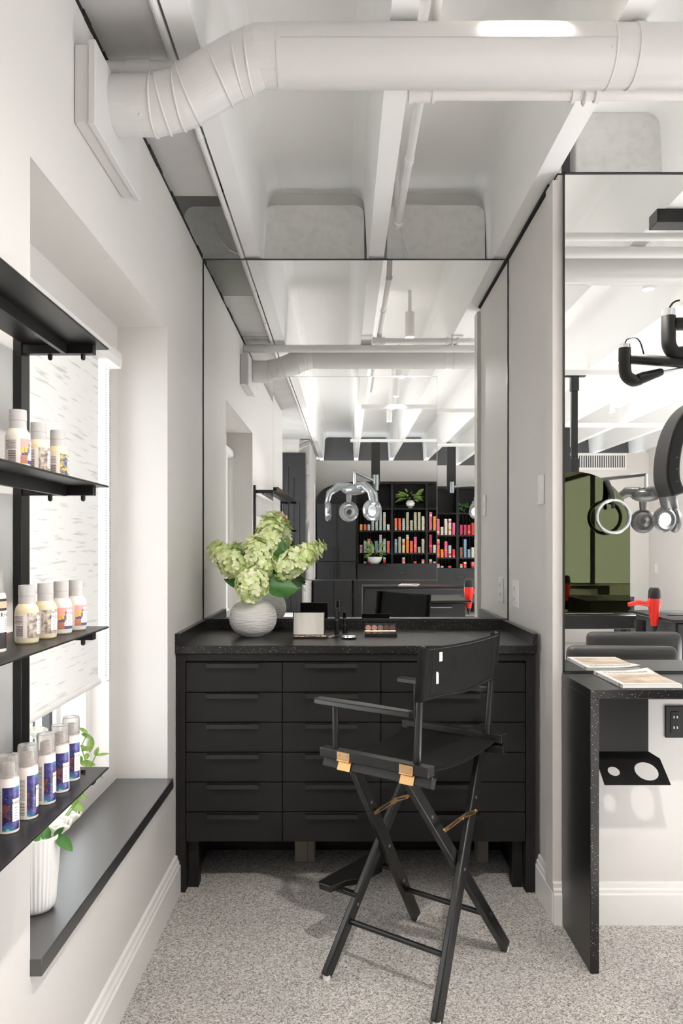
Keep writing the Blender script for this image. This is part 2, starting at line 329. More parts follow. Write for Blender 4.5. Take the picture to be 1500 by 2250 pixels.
# ceiling: pans between concrete joists
ce = struct('ceiling', MB().box(-1.4, 4.3, -5.7, 3.8, ZS, ZS+.06), 'ceiling_paint', 'white painted concrete pan ceiling', 'ceiling')
def joist(xa, xb, y0=-5.6, y1=3.70, lw=1, rw=1):
    R = .055; tp = .022; pl = [(xa, ZT), (xa-tp*.8, ZS-R)]
    if lw:
        for i in range(1, 6): a = PI/2*i/5; pl.append((xa-tp*.8-R+R*math.cos(a), ZS-R+R*math.sin(a)))
    pl.append((xa-.1 if lw else xa-tp, ZS+.01)); pl.append((xb+.1, ZS+.01))
    for i in range(5, 0, -1): a = PI/2*i/5; pl.append((xb+tp*.8+R-R*math.cos(a), ZS-R+R*math.sin(a)))
    pl += [(xb+tp*.8, ZS-R), (xb, ZT)]
    return MB().prism([(x, y0, z) for x, z in pl], (0, y1-y0, 0)).build('joist', 'ceiling_paint', ce, ang=.5)
JX = [(-.433, -.368), (.116, .183), (.675, .742)]+[(1.234+.559*i, 1.30+.559*i) for i in range(6)]
for a, b in JX: joist(a, b, y1=3.70 if a < .7 else 2.98)
MB().box(-.135, -.118, -5.6, 3.66, ZS-.004, ZS+.001).build('seam', 'ceiling_paint', ce)
MB().box(-.83, -.445, -2.0, 2.09, 2.600, 2.66).build('soffit_slab', 'mid_grey', ce)
MB().box(-.83, -.445, 2.105, 2.88, 2.600, 2.66).build('soffit_slab', 'mid_grey', ce)
MB().prism([(-.83, 2.80, 2.601), (-.83, 2.88, 2.601), (-.83, 3.12, ZS), (-.83, 2.80, ZS)], (.385, 0, 0)).box(-.90, -.80, 2.88, 3.72, 2.56, ZS).build('added_recess_side', 'pan_end_paint', ce)  # slope added to catch light, side box added to stop a sky leak
MB().box(-1.4, -.445, -5.6, -2.0, 2.600, 2.66).build('soffit_slab', 'mid_grey', ce)
# infill over the mirror: end walls of the pans and rendered blocks
def arch_panel(xa, xb, z0, z1, y, th, R):
    pl = [(xa, z0), (xb, z0), (xb, z1-R)]
    for i in range(1, 6): a = PI/2*i/5; pl.append((xb-R+R*math.cos(a), z1-R+R*math.sin(a)))
    for i in range(0, 6): a = PI/2+PI/2*i/5; pl.append((xa+R+R*math.cos(a), z1-R+R*math.sin(a)))
    return MB().prism([(x, y, z) for x, z in pl], (0, th, 0))
MB().box(-.44, 1.0, 3.66, 3.72, 2.3, ZS+.03).build('pan_end', 'pan_end_paint', ce)
MB().box(-1.4, -.44, 3.66, 3.72, 2.3, ZS+.03).build('pan_end', 'mid_grey', ce)
for xa, xb in ((-.372, .106), (.20, .668)):
    arch_panel(xa+.006, xb-.006, 2.45, 2.885, 3.60, .07, .05).build('infill_block', 'block_paint', ce, bevel=.004)
arch_panel(-.74, -.455, 2.45, 2.878, 3.60, .07, .05).build('infill_block', 'block_paint', ce, bevel=.004)
arch_panel(.895, 1.275, 2.45, 2.965, 2.97, .10, .03).build('infill_block', 'block_paint', ce, bevel=.006)
MB().box(.78, 4.3, 3.05, 3.09, 2.45, ZS+.03).build('pan_end', 'recess_dark', ce)  # dark sheet stands in for the black void beside the block
MB().box(-1.4, 4.3, -5.66, -5.6, 2.4, ZS).build('pan_end', 'recess_dark', ce)  # dark sheet painted for the shaded recesses at the far end
MB().cyl((.835, 3.0, 2.4), (.835, 3.0, 2.97), .012).build('conduit', 'pipe_paint', ce)
MB().tube([(-.60, 3.59, 2.80), (-.57, 3.57, 2.72), (-.52, 3.56, 2.66), (-.46, 3.55, 2.63), (-.40, 3.5, 2.605)], .005, 6).build('cable', 'pipe_paint', ce)
MB().tube([(.27, 3.585, 2.83), (.28, 3.58, 2.72), (.31, 3.57, 2.62), (.35, 3.52, 2.585)], .004, 6).build('cable', 'pipe_paint', ce)
# baseboards with a stepped moulding
def base_profile(o, t=1):   # (offset from wall, z)
    return [(0, 0), (.020, 0), (.020, .103), (.015, .108), (.015, .118), (.010, .124), (.008, .138), (0, .142)]
def bb(name, p0, dirv, nrm, label):
    p0 = V(p0); n = V(nrm); return struct(name, MB().prism([p0+n*a+V((0, 0, z)) for a, z in base_profile(0)], dirv), 'trim_paint', label, 'baseboard', ang=.3)
bb('baseboard_left', (XL, -.75, 0), (0, 2.893+.75, 0), (1, 0, 0), 'white moulded baseboard under the window')
bb('baseboard_right', (XR, MIR2+.012, 0), (0, .24, 0), (-1, 0, 0), 'short white baseboard on the wing wall beside the vanity')
bb('baseboard_front', (XR-.018, MIR2+.012, 0), (3.3, 0, 0), (0, -1, 0), 'white baseboard under the wall desk')
# ------------------------------------------------------------------ window 1: frame, glass, blind, sill
w1 = struct('window_1', MB().box(-.90, -.87, 1.62, 1.66, .536, 2.03).box(-.90, -.87, 2.62, 2.666, .536, 2.03).box(-.90, -.87, 1.66, 2.62, .536, .575).box(-.90, -.87, 1.66, 2.62, 1.99, 2.03), 'trim_paint', 'white window in the recess behind the blind', 'window')
B(-.895, -.872, 2.30, 2.325, .575, 1.99).build('mullion', 'grey_plastic', w1)
B(-.893, -.874, 2.36, 2.40, .575, 1.99).build('mullion', 'trim_paint', w1)
B(-.893, -.874, 2.18, 2.20, .575, 1.99).build('mullion', 'steel_grey', w1)
B(-.886, -.882, 1.66, 2.62, .575, 1.99).build('pane', 'glass', w1)
t = thing('roller_blind', 'white slubbed fabric roller blind pulled most of the way down the window', 'blind', (-.79, 2.1, .86))
MB().box(-.7905, -.7895, 1.60, 2.496, .868, 1.93).build('fabric', 'blind_fabric', t)
MB().prism([(-.803, 1.58, 1.903), (-.757, 1.58, 1.903), (-.752, 1.58, 1.925), (-.757, 1.58, 1.95), (-.775, 1.58, 1.968), (-.803, 1.58, 1.970)], (0, 1.045, 0)).build('cassette', 'white_plastic', t, ang=.3)
MB().prism([(-.8035, 2.626, 1.900), (-.754, 2.626, 1.900), (-.749, 2.626, 1.925), (-.754, 2.626, 1.953), (-.774, 2.626, 1.972), (-.8035, 2.626, 1.974)], (0, .006, 0)).build('end_cap', 'trim_paint', t)
MB().cyl((-.79, 1.60, .861), (-.79, 2.498, .861), .011, n=14).build('bottom_rail', 'trim_paint', t)
m = MB(); z = .84
pts = [(-.785, 2.612, z) for z in [1.90-.0085*i for i in range(122)]]+[(-.785, 2.565, z) for z in [1.90-.0085*i for i in range(122)]]
pts += [(-.785, 2.5885+.0235*math.cos(a), .868+.022*math.sin(a)) for a in [PI+PI*i/7 for i in range(8)]]
for p in pts: m.add([V(p)+V(d)*.0023 for d in ((1, 0, 0), (-1, 0, 0), (0, 1, 0), (0, -1, 0), (0, 0, 1), (0, 0, -1))], [(0, 2, 4), (2, 1, 4), (1, 3, 4), (3, 0, 4), (2, 0, 5), (1, 2, 5), (3, 1, 5), (0, 3, 5)])
m.build('bead_chain', 'steel_grey', t, kind='stuff')
sl = struct('trim_1', B(-.805, -.602, Y0-.001, 2.752, .436, .471), 'sill_black', 'matt black window sill with a square front edge', 'sill', bevel=.002)
# ------------------------------------------------------------------ floating steel shelves on the left wall
ZSH = [1.687, 1.417, 1.141, .865]
t = thing('wall_shelf', 'black steel shelf unit of thin plates on wall posts at the left', 'shelf', (XL, .45, .6))
for yy in (1.468, -.55):
    B(XL+.001, XL+.016, yy, yy+.040, ZSH[3]-.03, 1.72).build('post', 'black_steel', t, bevel=.001)
for z in ZSH:
    pl = MB().box(XL+.017, -.459, -.66, 1.520, z-.004, z).build('shelf_plate', 'black_steel', t, bevel=.0015)
    for yy in (1.468, -.55):
        ar = B(XL+.016, -.475, yy+.004, yy+.022, z-.022, z-.004).build('bracket_arm', 'black_steel', t, bevel=.001)
        for bx in (-.560, -.497):
            MB().lathe((bx, yy+.013, z-.033), [(.0015, 0), (.0042, .002), (.0045, .006), (.0045, .011)], 10).build('bolt', 'black_steel', ar)
            if z < H: MB().cyl((bx, yy+.013, z), (bx, yy+.013, z+.006), .0045, n=12).build('bolt', 'black_steel', ar)
    B(-.532, -.524, -.53, 1.468, z-.024, z-.004).build('rail', 'black_steel', t)
# ------------------------------------------------------------------ ducts and pipes
YD, ZD, RD = 1.918, 2.512, .0715
t = thing('air_duct', 'white painted round air duct with an elbow crossing under the joists', 'duct', (.5, YD, ZD-.07))
px = F/YD
path = [(-.573, 1.957, 2.411), (-.475, 1.955, 2.411), (-.405, 1.95, 2.426), (-.265, 1.93, 2.505-.012), (-.205, YD, ZD), (-.16, YD, ZD)]
def ductseg(p0, p1, n=40): return MB().tube([p0, p1], RD, n)
sm = []
for i in range(len(path)-1):
    a, b = V(path[i]), V(path[i+1])
    if i in (2,):
        c = a.lerp(b, .5); sm += [(a, c), (c, b)]
    else: sm.append((a, b))
MB().tube([path[0], path[1], V(path[1]).lerp(V(path[2]), .5), path[2], V(path[2]).lerp(V(path[3]), .5), path[3], V(path[3]).lerp(V(path[4]), .55), path[4], path[5]], RD, 48).build('elbow', 'duct_paint', t, ang=.12)
MB().tube([(-.16, YD, ZD), (.66, YD, ZD)], RD+.0015, 64).build('duct_pipe', 'duct_paint', t)
MB().tube([(.655, YD, ZD), (3.9, YD, ZD)], RD-.0005, 64).build('duct_pipe', 'duct_paint', t)
def ring(c, n, w=.003): MB().torus(c, n, RD+.001, w, 48, 6).build('seam_ring', 'duct_paint', t)
ring(path[1], (1, 0, 0)); ring(V(path[1])+V((.02, 0, .004)), (1, 0, .25))
for a, b, k in ((1, 2, .9), (2, 3, .12), (2, 3, .70), (3, 4, .1), (3, 4, .55)):
    A, Bv = V(path[a]), V(path[b]); d = (Bv-A).normalized(); tilt = V((1, 0, 0)).lerp(d, {(1, .9): .6, (2, .12): .8, (2, .70): .9, (3, .1): .5, (3, .55): .3}[(a, k)])
    ring(A.lerp(Bv, k), tilt)
ring((.657, YD, ZD), (1, 0, 0)); 
B(-.15, .655, YD-RD-.0035, YD-RD+.004, ZD-.001, ZD+.0).build('lap_seam', 'mid_grey', t)
MB().cyl((.712, YD, ZD), (.734, YD, ZD), RD+.0022, n=64).build('hanger_strap', 'duct_paint', t)
for x, z in ((.645, ZD-.02), (.645, ZD+.035), (-.50, 2.40), (-.50, 2.36), (-.18, ZD+.02)):
    MB().ell((x, YD-math.sqrt(max(RD**2-(z-(ZD if x > -.4 else 2.411))**2, 0))+(.037 if x < -.4 else 0), z), .004, .003, .004, 8, 6).build('screw', 'duct_paint', t)
t = thing('duct_plenum', 'white sheet metal plenum box joining the duct to the left wall', 'duct box', (XL+.03, 1.99, 2.28))
B(XL+.001, -.592, 1.803, 2.19, 2.284, 2.468).build('box', 'duct_paint', t, bevel=.002)
B(-.592, -.574, 1.796, 2.197, 2.277, 2.476).build('flange', 'duct_paint', t, bevel=.003)
t = thing('sprinkler_pipe', 'larger white pipe running behind the duct', 'pipe', (0, 2.025, 2.52))
MB().cyl((XL+.002, 2.025, 2.5415), (3.9, 2.025, 2.5415), .024, n=24).build('pipe', 'pipe_paint', t)
MB().cyl((-.56, 2.025, 2.5415), (-.50, 2.025, 2.5415), .028, n=24).build('coupling', 'pipe_paint', t)
t = thing('branch_pipe', 'thin white pipe with a tee fitting under the joists', 'pipe', (.5, 2.154, 2.53))
MB().cyl((.18, 2.154, 2.556), (3.9, 2.154, 2.556), .0165, n=20).build('pipe', 'pipe_paint', t)
tee = MB().cyl((.185, 2.154, 2.556), (.255, 2.154, 2.556), .022, n=20).build('tee_fitting', 'pipe_paint', t)
for x in (.183, .247): MB().cyl((x, 2.154, 2.556), (x+.010, 2.154, 2.556), .025, n=20).build('rim', 'pipe_paint', tee)
MB().cyl((.225, 2.154, 2.556), (.225, 2.154, 2.603), .016, n=16).build('riser', 'pipe_paint', t)
for x in (.635, .70): MB().cyl((x, 2.154, 2.556), (x+.012, 2.154, 2.556), .023, n=20).build('clamp', 'pipe_paint', t)
MB().torus((.672, 2.154, 2.548), (1, 0, 0), .02, .004, 20, 6).cyl((.672, 2.154, 2.57), (.672, 2.154, 2.60), .004).build('hanger', 'pipe_paint', t)
t = thing('conduit_pipe', 'white conduit running along the side of the middle joist', 'pipe', (.215, 2, 2.6))
MB().tube([(.225, .2, 2.603), (.225, 3.10, 2.603), (.225, 3.16, 2.62), (.225, 3.19, 2.66), (.225, 3.2, 2.95)], .0135, 14).build('pipe', 'pipe_paint', t)
for y in (1.80, 2.60, 3.12): MB().cyl((.225, y, 2.603), (.225, y+.03, 2.603), .0165, n=14).build('coupling', 'pipe_paint', t)
t = thing('thin_conduit', 'thin white conduit fixed along the left joist', 'pipe', (-.455, 2, 2.587))
MB().tube([(-.450, -2, 2.588), (-.450, 3.58, 2.588)], .010, 10).build('pipe', 'pipe_paint', t)
for y in (1.3, 2.44, 3.0): MB().cyl((-.450, y, 2.588), (-.450, y+.012, 2.588), .0125, n=10).build('coupling', 'pipe_paint', t)
# cross bars under the joists further back
for y, xa, xb, z, lab in ((-.39, .15, 3.9, 2.575, 'white strut bar that carries the arched mirror post'), (-2.88, .05, 3.9, 2.572, 'white strut bar that carries the hood dryers')):
    tag(B(xa, xb, y-.02, y+.02, z-.024, z+.012).build('strut_bar', 'pipe_paint'), lab, 'bar')
tag(MB().cyl((.05, -2.7, 2.555), (3.9, -2.7, 2.555), .012).build('conduit_pipe', 'pipe_paint'), 'thin white conduit in front of the dryer strut', 'pipe')
tag(B(1.2, 2.2, 2.27, 2.35, 2.535, 2.587).build('steel_beam', 'black_steel', bevel=.002), 'black steel beam under the joists seen in the right mirror', 'beam')
# ------------------------------------------------------------------ ceiling spot lights
def spot(i, x, y, zb, lab):
    t = thing('ceiling_spotlight', lab, 'spotlight', (x, y, zb), group='ceiling spotlights')
    MB().lathe((x, y, zb), [(.026, .004), (.031, .0), (.031, .16), (.029, .165)], 20).build('housing', 'white_plastic', t)
    MB().lathe((x, y, zb-.001), [(.024, 0), (.0238, .003)], 20).build('lens', 'lamp_glow', t)
    MB().cyl((x, y, zb+.16), (x, y, ZS), .012).build('stem', 'white_plastic', t)
    l = bpy.data.lights.new('spot', 'SPOT'); l.energy = {0: 30, 1: 58, 2: 40, 8: 20}.get(i, 12); l.color = (1, .95, .89); l.spot_size = 2.2 if i == 1 else 1.7; l.spot_blend = .8; l.shadow_soft_size = .03
    o = bpy.data.objects.new('spot_lamp', l); C.objects.link(o); o.location = (0, 0, -.012); o.parent = t
    if i == 1: o.rotation_euler = (.38, 0, 0)      # swivelled towards the vanity

LT = [(.437, 1.855, 'white ceiling spotlight nearest the large mirror'), (.455, .683, 'second white ceiling spotlight from the large mirror'), (.469, -.348, 'third white ceiling spotlight from the large mirror'),
      (.48, -1.02, 'fourth white ceiling spotlight from the large mirror'), (.49, -1.89, 'fifth white ceiling spotlight, farthest in its row'), (1.60, -.9, 'white ceiling spotlight beside the black mirror post'),
      (2.05, -.45, 'white ceiling spotlight right of the black mirror post'), (2.75, -2.6, 'white ceiling spotlight in front of the vent grille'), (1.62, 1.2, 'white ceiling spotlight over the salon chairs'), (3.2, .4, 'added white ceiling spotlight near the unseen windows')]  # last spotlight added out of view for more bounced light
for i, (x, y, lab) in enumerate(LT): spot(i, x, y, 2.657, lab)
# ------------------------------------------------------------------ mirrors
def edge(t, x0, x1, z0, z1, y, w, m='mirror_edge'):
    for a in ((x0, x1, z0, z0+w), (x0, x1, z1-w, z1), (x0, x0+w, z0, z1), (x1-w, x1, z0, z1)):
        B(a[0], a[1], y-.004, y+.004, a[2], a[3]).build('edge_trim', m, t)
t = thing('wall_mirror', 'large wall mirror filling the alcove above the vanity', 'mirror', (.05, MIR1, .969))
B(XL+.004, XR-.004, MIR1, MIR1+.010, .969, 2.576).build('mirror_glass', 'mirror', t)
edge(t, XL+.002, XR-.002, .968, 2.578, MIR1, .004)
t = thing('wall_mirror', 'wall mirror above the desk at the right edge', 'mirror', (1.4, MIR2, .862))
B(.758, 3.96, MIR2, MIR2+.010, .864, 2.573).build('mirror_glass', 'mirror', t)
edge(t, .754, 3.964, .864, 2.578, MIR2, .006)
# smaller frameless mirror hung on the large one, leaning a quarter of a degree
xa, xb, za, zb = -.311, .4207, 1.1435, 2.052
t = thing('mirror_panel', 'small frameless mirror mounted on the large mirror', 'mirror', ((xa+xb)/2, MIR1-.006, za))
R = Matrix.Rotation(-.0035, 4, 'Z') @ Matrix.Rotation(.0042, 4, 'X')
t.rotation_euler = R.to_euler(); WM[t.name] = Matrix.Translation(t.location) @ R
w2 = (xb-xa)/2; hh = zb-za
def loc(mb): Mw = WM[t.name]; mb.v = [Mw @ p for p in mb.v]; return mb
loc(B(-w2, w2, -.0005, .0025, 0, hh)).build('mirror_glass', 'mirror', t)
for a in ((-w2, w2, 0, .003), (-w2, w2, hh-.002, hh), (-w2, -w2+.001, 0, hh), (w2-.003, w2, 0, hh)):
    loc(B(a[0], a[1], -.0018, .0024, a[2], a[3])).build('bevel_edge', 'mirror_bevel', t)
# ------------------------------------------------------------------ vanity cabinet and counter
YF = 2.893; S = F/YF
def xz(u, v): return (u-CX)/S, H-(v-CY)/S
t = thing('vanity_cabinet', 'wide charcoal vanity cabinet with eighteen drawers in the alcove', 'cabinet', (.05, 3.1, 0))
x0 = xz(387, 0)[0]; x1 = xz(1176, 0)[0]; xa = xz(408, 0)[0]; xb = xz(1154, 0)[0]; zt = .893; zd = xz(0, 1455)[1]; zb = xz(0, 1850)[1]
B(x0, xa-.002, YF+.002, YF+.05, 0, zt).build('side_panel', 'charcoal', t, bevel=.001)
B(xb+.002, x1, YF+.002, YF+.05, 0, zt).build('side_panel', 'charcoal', t, bevel=.001)
B(xa-.002, xb+.002, YF+.002, YF+.05, zd+.004, zt).build('top_rail', 'charcoal', t, bevel=.001)
B(xa, xb, YF+.022, 3.43, zb+.004, zd+.02).build('carcass', 'cabinet_black', t)
for s_, xx in ((1, xa), (-1, xb)):
    B(min(xx, xx+s_*.038), max(xx, xx+s_*.038), YF+.05, YF+.10, 0, zb+.01).build('leg_panel', 'cabinet_black', t)
    B(min(xx, xx+s_*.012), max(xx, xx+s_*.012), YF+.10, 3.43, 0, zb+.01).build('leg_panel', 'cabinet_black', t)
B(xa, xb, 3.30, 3.32, 0, zb+.005).build('kick_board', 'deep_black', t)
for u0, u1 in ((648, 676), (676, 692), (1046, 1070)): 
    p = at(u0, 0, 3.20).x; q = at(u1, 0, 3.20).x
    B(p, q, 3.17, 3.25, 0, zb+.004).build('support_block', 'wood_block', t, bevel=.003)
cols = [(408, 620, 512), (620, 836.5, 728), (836.5, 1154, 995)]
rows = [1455, 1521, 1587, 1653, 1718.5, 1784, 1850]
for c0, c1, hc in cols:
    for i in range(6):
        a, _ = xz(c0+.9, 0); b, _ = xz(c1-.9, 0); _, z1_ = xz(0, rows[i]+1.2); _, z0_ = xz(0, rows[i+1]-.9)
        d = B(a, b, YF, YF+.02, z0_, z1_).build('drawer', 'charcoal', t, bevel=.0008)
        hx, _ = xz(hc, 0); hw = 57/S
        MB().prism([(hx-hw, YF+.001, z1_-.001), (hx-hw, YF-.026, z1_-.001), (hx-hw, YF-.028, z1_-.016), (hx-hw, YF-.023, z1_-.016), (hx-hw, YF-.022, z1_-.005), (hx-hw, YF+.001, z1_-.005)], (2*hw, 0, 0)).build('pull_handle', 'deep_black', d)
# the counter and its upstands
t = thing('countertop', 'black white-flecked stone counter with upstands on the vanity', 'countertop', (.05, 3.15, .895))
B(x0-.004, x1+.004, YF-.010, MIR1-.002, .895, .926).build('slab', 'speckled_stone', t, bevel=.002)
B(XL+.004, XR-.004, MIR1-.020, MIR1-.0005, .926, .967).build('back_upstand', 'speckled_stone', t, bevel=.001)
B(x0-.006, x0+.017, YF-.010, MIR1-.020, .926, .970).build('side_upstand', 'speckled_stone', t, bevel=.001)
B(x1-.013, x1+.006, YF-.010, MIR1-.020, .926, .970).build('side_upstand', 'speckled_stone', t, bevel=.001)
# switches on the wing wall
def plate(y0, y1, z0, z1, lab, cat, rock):
    t = thing('wall_plate', lab, cat, (XR, (y0+y1)/2, z0))
    B(XR-.006, XR-.0005, y0, y1, z0, z1).build('plate', 'white_plastic', t, bevel=.002)
    ym = (y0+y1)/2; zm = (z0+z1)/2
    for k in rock:
        o = B(XR-.009, XR-.006, ym-.017, ym+.017, zm+k-.014, zm+k+.014).build('rocker', 'trim_paint', t, bevel=.0015)
        if cat == 'outlet':
            for q in (-.006, .006): B(XR-.0095, XR-.009, ym+q-.0012, ym+q+.0012, zm+k-.004, zm+k+.006).build('slot', 'ink', o)
plate(3.25, 3.355, 1.035, 1.150, 'white outlet plate just above the vanity counter on the wing wall', 'outlet', (.022, -.022))
plate(2.84, 2.92, 1.452, 1.562, 'white switch plate higher on the wing wall near its end', 'switch', (.0,))
# ------------------------------------------------------------------ desk on the right with its tool holder
ZK = .862; YK = 2.346
t = thing('wall_desk', 'black white-flecked stone desk with a waterfall leg under the right mirror', 'desk', (1.6, 2.5, 0))
B(.750, 2.9, YK, MIR2-.002, ZK-.027, ZK).build('top_slab', 'speckled_stone', t, bevel=.0015)
B(.750, .777, YK, MIR2-.002, .0, ZK-.027).build('waterfall_leg', 'speckled_stone', t, bevel=.0015)
B(2.87, 2.9, YK, MIR2-.002, .0, ZK-.027).build('waterfall_leg', 'speckled_stone', t, bevel=.0015)
B(.778, 2.86, YK+.06, YK+.28, ZK-.041, ZK-.0275).build('sub_frame', 'black_steel', t)
t = thing('tool_holder', 'black folded steel hair tool holder with two round holes under the desk', 'holder', (.83, 2.6, .62))
def pt(u, v, y): return at(u, v, y)
yb = 2.60
zt_ = ZK-.043; zb_ = at(0, 1651, yb).z; xh0 = .779; xh1 = at(1424, 0, yb).x
B(xh0, xh1, yb, yb+.003, zb_, zt_).build('back_plate', 'black_steel', t)
def tray():
    o = V((0, yb, zb_)); ex = V((1, 0, 0)); ey = V((0, -.819, -.574)); N_ = 32; mb = MB(); P = lambda q: o+ex*q[0]+ey*q[1]
    def hole(cx, cy, r, x0_, x1_, y0_, y1_):
        cor = [math.atan2(y-cy, x-cx) % (2*PI) for x in (x0_, x1_) for y in (y0_, y1_)]
        an = sorted([2*PI*k/N_ for k in range(N_)]+cor); ins = []; out = []; n_ = len(an)
        for a in an:
            c, s2 = math.cos(a), math.sin(a); ins.append((cx+r*c, cy+r*s2))
            tt = min(((x1_-cx)/c if c > 1e-6 else 9), ((x0_-cx)/c if c < -1e-6 else 9), ((y1_-cy)/s2 if s2 > 1e-6 else 9), ((y0_-cy)/s2 if s2 < -1e-6 else 9)); out.append((cx+tt*c, cy+tt*s2))
        mb.add([P(q) for q in ins]+[P(q) for q in out], [(k, (k+1) % n_, n_+(k+1) % n_, n_+k) for k in range(n_)])
    mb.add([P((xh0+.03, 0)), P((xh1, 0)), P((1.055, .03)), P((.842, .03))], [(0, 1, 2, 3)])
    hole(.887, .081, .0195, .842, .936, .03, .135); hole(.994, .081, .038, .936, 1.055, .03, .135)
    return mb
tr = tray(); sh_ = V((0, .0017, -.0025)); P_ = lambda a, b: V((a, yb-.819*b, zb_-.574*b))
nv = len(tr.v); tr.add([p+sh_ for p in tr.v], [tuple(i for i in f[::-1]) for f in tr.f])          # underside of the 3 mm sheet
for a, b in ((P_(.842, .135), P_(1.055, .135)), (P_(1.055, .135), P_(1.055, .03)), (P_(.842, .03), P_(.842, .135)), (P_(1.055, .03), P_(xh1, 0))):
    tr.add([a, b, b+sh_, a+sh_], [(0, 1, 2, 3)])
tr.build('tray', 'black_steel', t, ang=.1)
t = thing('wall_outlet', 'black double outlet under the desk near the right edge', 'outlet', (1.13, MIR2, .8))
a = at(1463, 1622, MIR2); b = at(1530, 1552, MIR2)
B(a.x, b.x, MIR2+.004, MIR2+.012, a.z, b.z).build('plate', 'deep_black', t, bevel=.002)
for uu in (1484, 1512):
    q = B(at(uu-10, 0, MIR2).x, at(uu+8, 0, MIR2).x, MIR2+.002, MIR2+.004, at(0, 1610, MIR2).z, at(0, 1564, MIR2).z).build('socket', 'black_steel', t, bevel=.001)
    for vv in (1576, 1599):
        for du in (-3, 4): p = at(uu+du, vv, MIR2); B(p.x-.002, p.x+.002, MIR2+.0015, MIR2+.002, p.z-.004, p.z+.004).build('slot', 'paper', q)
# magazines
def magazine(name, c, w, d, th, rz, label, flip=False):
    t = thing(name, label, 'magazine', c, rz); Mw = WM[t.name]
    def L_(mb): mb.v = [Mw @ p for p in mb.v]; return mb
    L_(B(-w/2, w/2, -d/2, d/2, .0005, th-.001)).build('pages', 'paper', t)
    def cov(u, v): 
        x = -w/2+w*u; y = -d/2+d*v; lift = .018*max(0, u-.45)**2*max(0, v-.55)*4
        return (x, y, th+lift)
    m = MB(); m.grid(cov, 10, 10); L_(m).build('cover', 'paper', t)
    def pic(u, v):
        u2 = .08+.92*u; v2 = (.10+.60*v); p = cov(u2, v2); return (p[0], p[1], p[2]+.0006)
    m = MB(); m.grid(pic, 8, 8); L_(m).build('cover_photo', 'cover_photo', t)
    m = MB(); text_flat(m, 'Openhouse', w*.17, (.0, d*.34, th+.0016), (1, 0, 0), (0, 1.5, 0)); 
    for p in m.v: p.z = cov(min(max((p.x+w/2)/w, 0), 1), min(max((p.y+d/2)/d, 0), 1))[2]+.0008
    L_(m).build('title', 'grey_ink', t)
    m = MB()
    for yy in (-d*.40, d*.38): m.box(-w/2-.0004, -w/2, yy-.009, yy+.009, th*.25, th*.75)
    L_(m).build('spine_print', 'grey_ink', t)
    B(-w/2, -w/2, 0, 0, 0, 0)
    L_(B(-w/2-.0003, -w/2+.0005, -d/2, d/2, 0, th)).build('spine', 'trim_paint', t)
    return t
pB = at(1304, 1482, ZK and (H-ZK)*F/284); pF = at(1368, 1513.5, (H-ZK)*F/315.5)
dirv = (pB-pF); ang_ = math.atan2(dirv.y, dirv.x)-PI/2; dd = V((dirv.x, dirv.y, 0)).length; wdt = .182
ctr = V((pF.x, pF.y, ZK))+V((dirv.x, dirv.y, 0))/2+V((math.cos(ang_), math.sin(ang_), 0))*wdt/2
magazine('magazine', (ctr.x, ctr.y, ZK+.001), wdt, dd, .012, ang_, 'white design magazine with a sand-coloured cover photo lying on the stone desk')
# ------------------------------------------------------------------ director's chair
CO = V((.234, 2.40, 0)); AB = math.atan2(-.60, .80)
t = thing('director_chair', 'tall black wooden folding director chair with canvas seat and back', 'chair', CO, AB)
Mc = WM[t.name]
def cl(mb): mb.v = [Mc @ p for p in mb.v]; return mb
# local x = towards the back (B), local y = lateral (L)
ZR = .695
for s_ in (-1, 1):
    y_ = s_*.228
    r_ = cl(MB().obox((-.008, y_, ZR-.014), (.188, 0, 0), (0, .017, 0), (0, 0, .014))).build('upper_rail', 'black_wood', t, bevel=.002)
    cl(MB().beam((-.19, y_-s_*.004, ZR-.046), (.185, y_-s_*.004, ZR-.046), .024, .030, (0, 1, s_*.45))).build('lower_rail', 'black_wood', t, bevel=.002)
    for hx_ in (-.105, .112):
        h = cl(MB().box(hx_-.025, hx_+.020, y_+s_*.017-.001, y_+s_*.017+.001, ZR-.027, ZR-.003)).build('hinge', 'brass', t)
        cl(MB().beam((hx_-.025, y_+s_*.011, ZR-.043), (hx_+.020, y_+s_*.011, ZR-.043), .003, .030, (0, 1, s_*.45))).build('leaf', 'brass', h)
        cl(MB().cyl((hx_-.025, y_+s_*.018, ZR-.028), (hx_+.020, y_+s_*.018, ZR-.028), .0028, n=8)).build('pin', 'brass', h)
        for q in (-.015, .011): cl(MB().cyl((hx_+q, y_+s_*.018, ZR-.012), (hx_+q, y_+s_*.0195, ZR-.012), .0035, n=10)).build('screw', 'steel_grey', h)
    # arm, its front post, tall back post
    cl(MB().prism([(-.215, y_-.020, .822), (-.222, y_-.012, .822), (-.222, y_+.012, .822), (-.215, y_+.020, .822), (-.06, y_+.024, .822), (.115, y_+.014, .822), (.115, y_-.014, .822), (-.06, y_-.024, .822)], (0, 0, .017))).build('armrest', 'black_wood', t, bevel=.003)
    cl(MB().cyl((-.148, y_, ZR-.002), (-.150, y_, .822), .0098, n=14)).build('arm_post', 'black_wood', t)
    cl(MB().tube([(.128, y_*.95, ZR-.002), (.130, y_*.955, .74), (.138, y_*.97, .86), (.152, y_*.99, 1.015), (.153, y_*.99, 1.022)], [.0115, .0125, .0105, .0095, .006], 16)).build('back_post', 'black_wood', t)
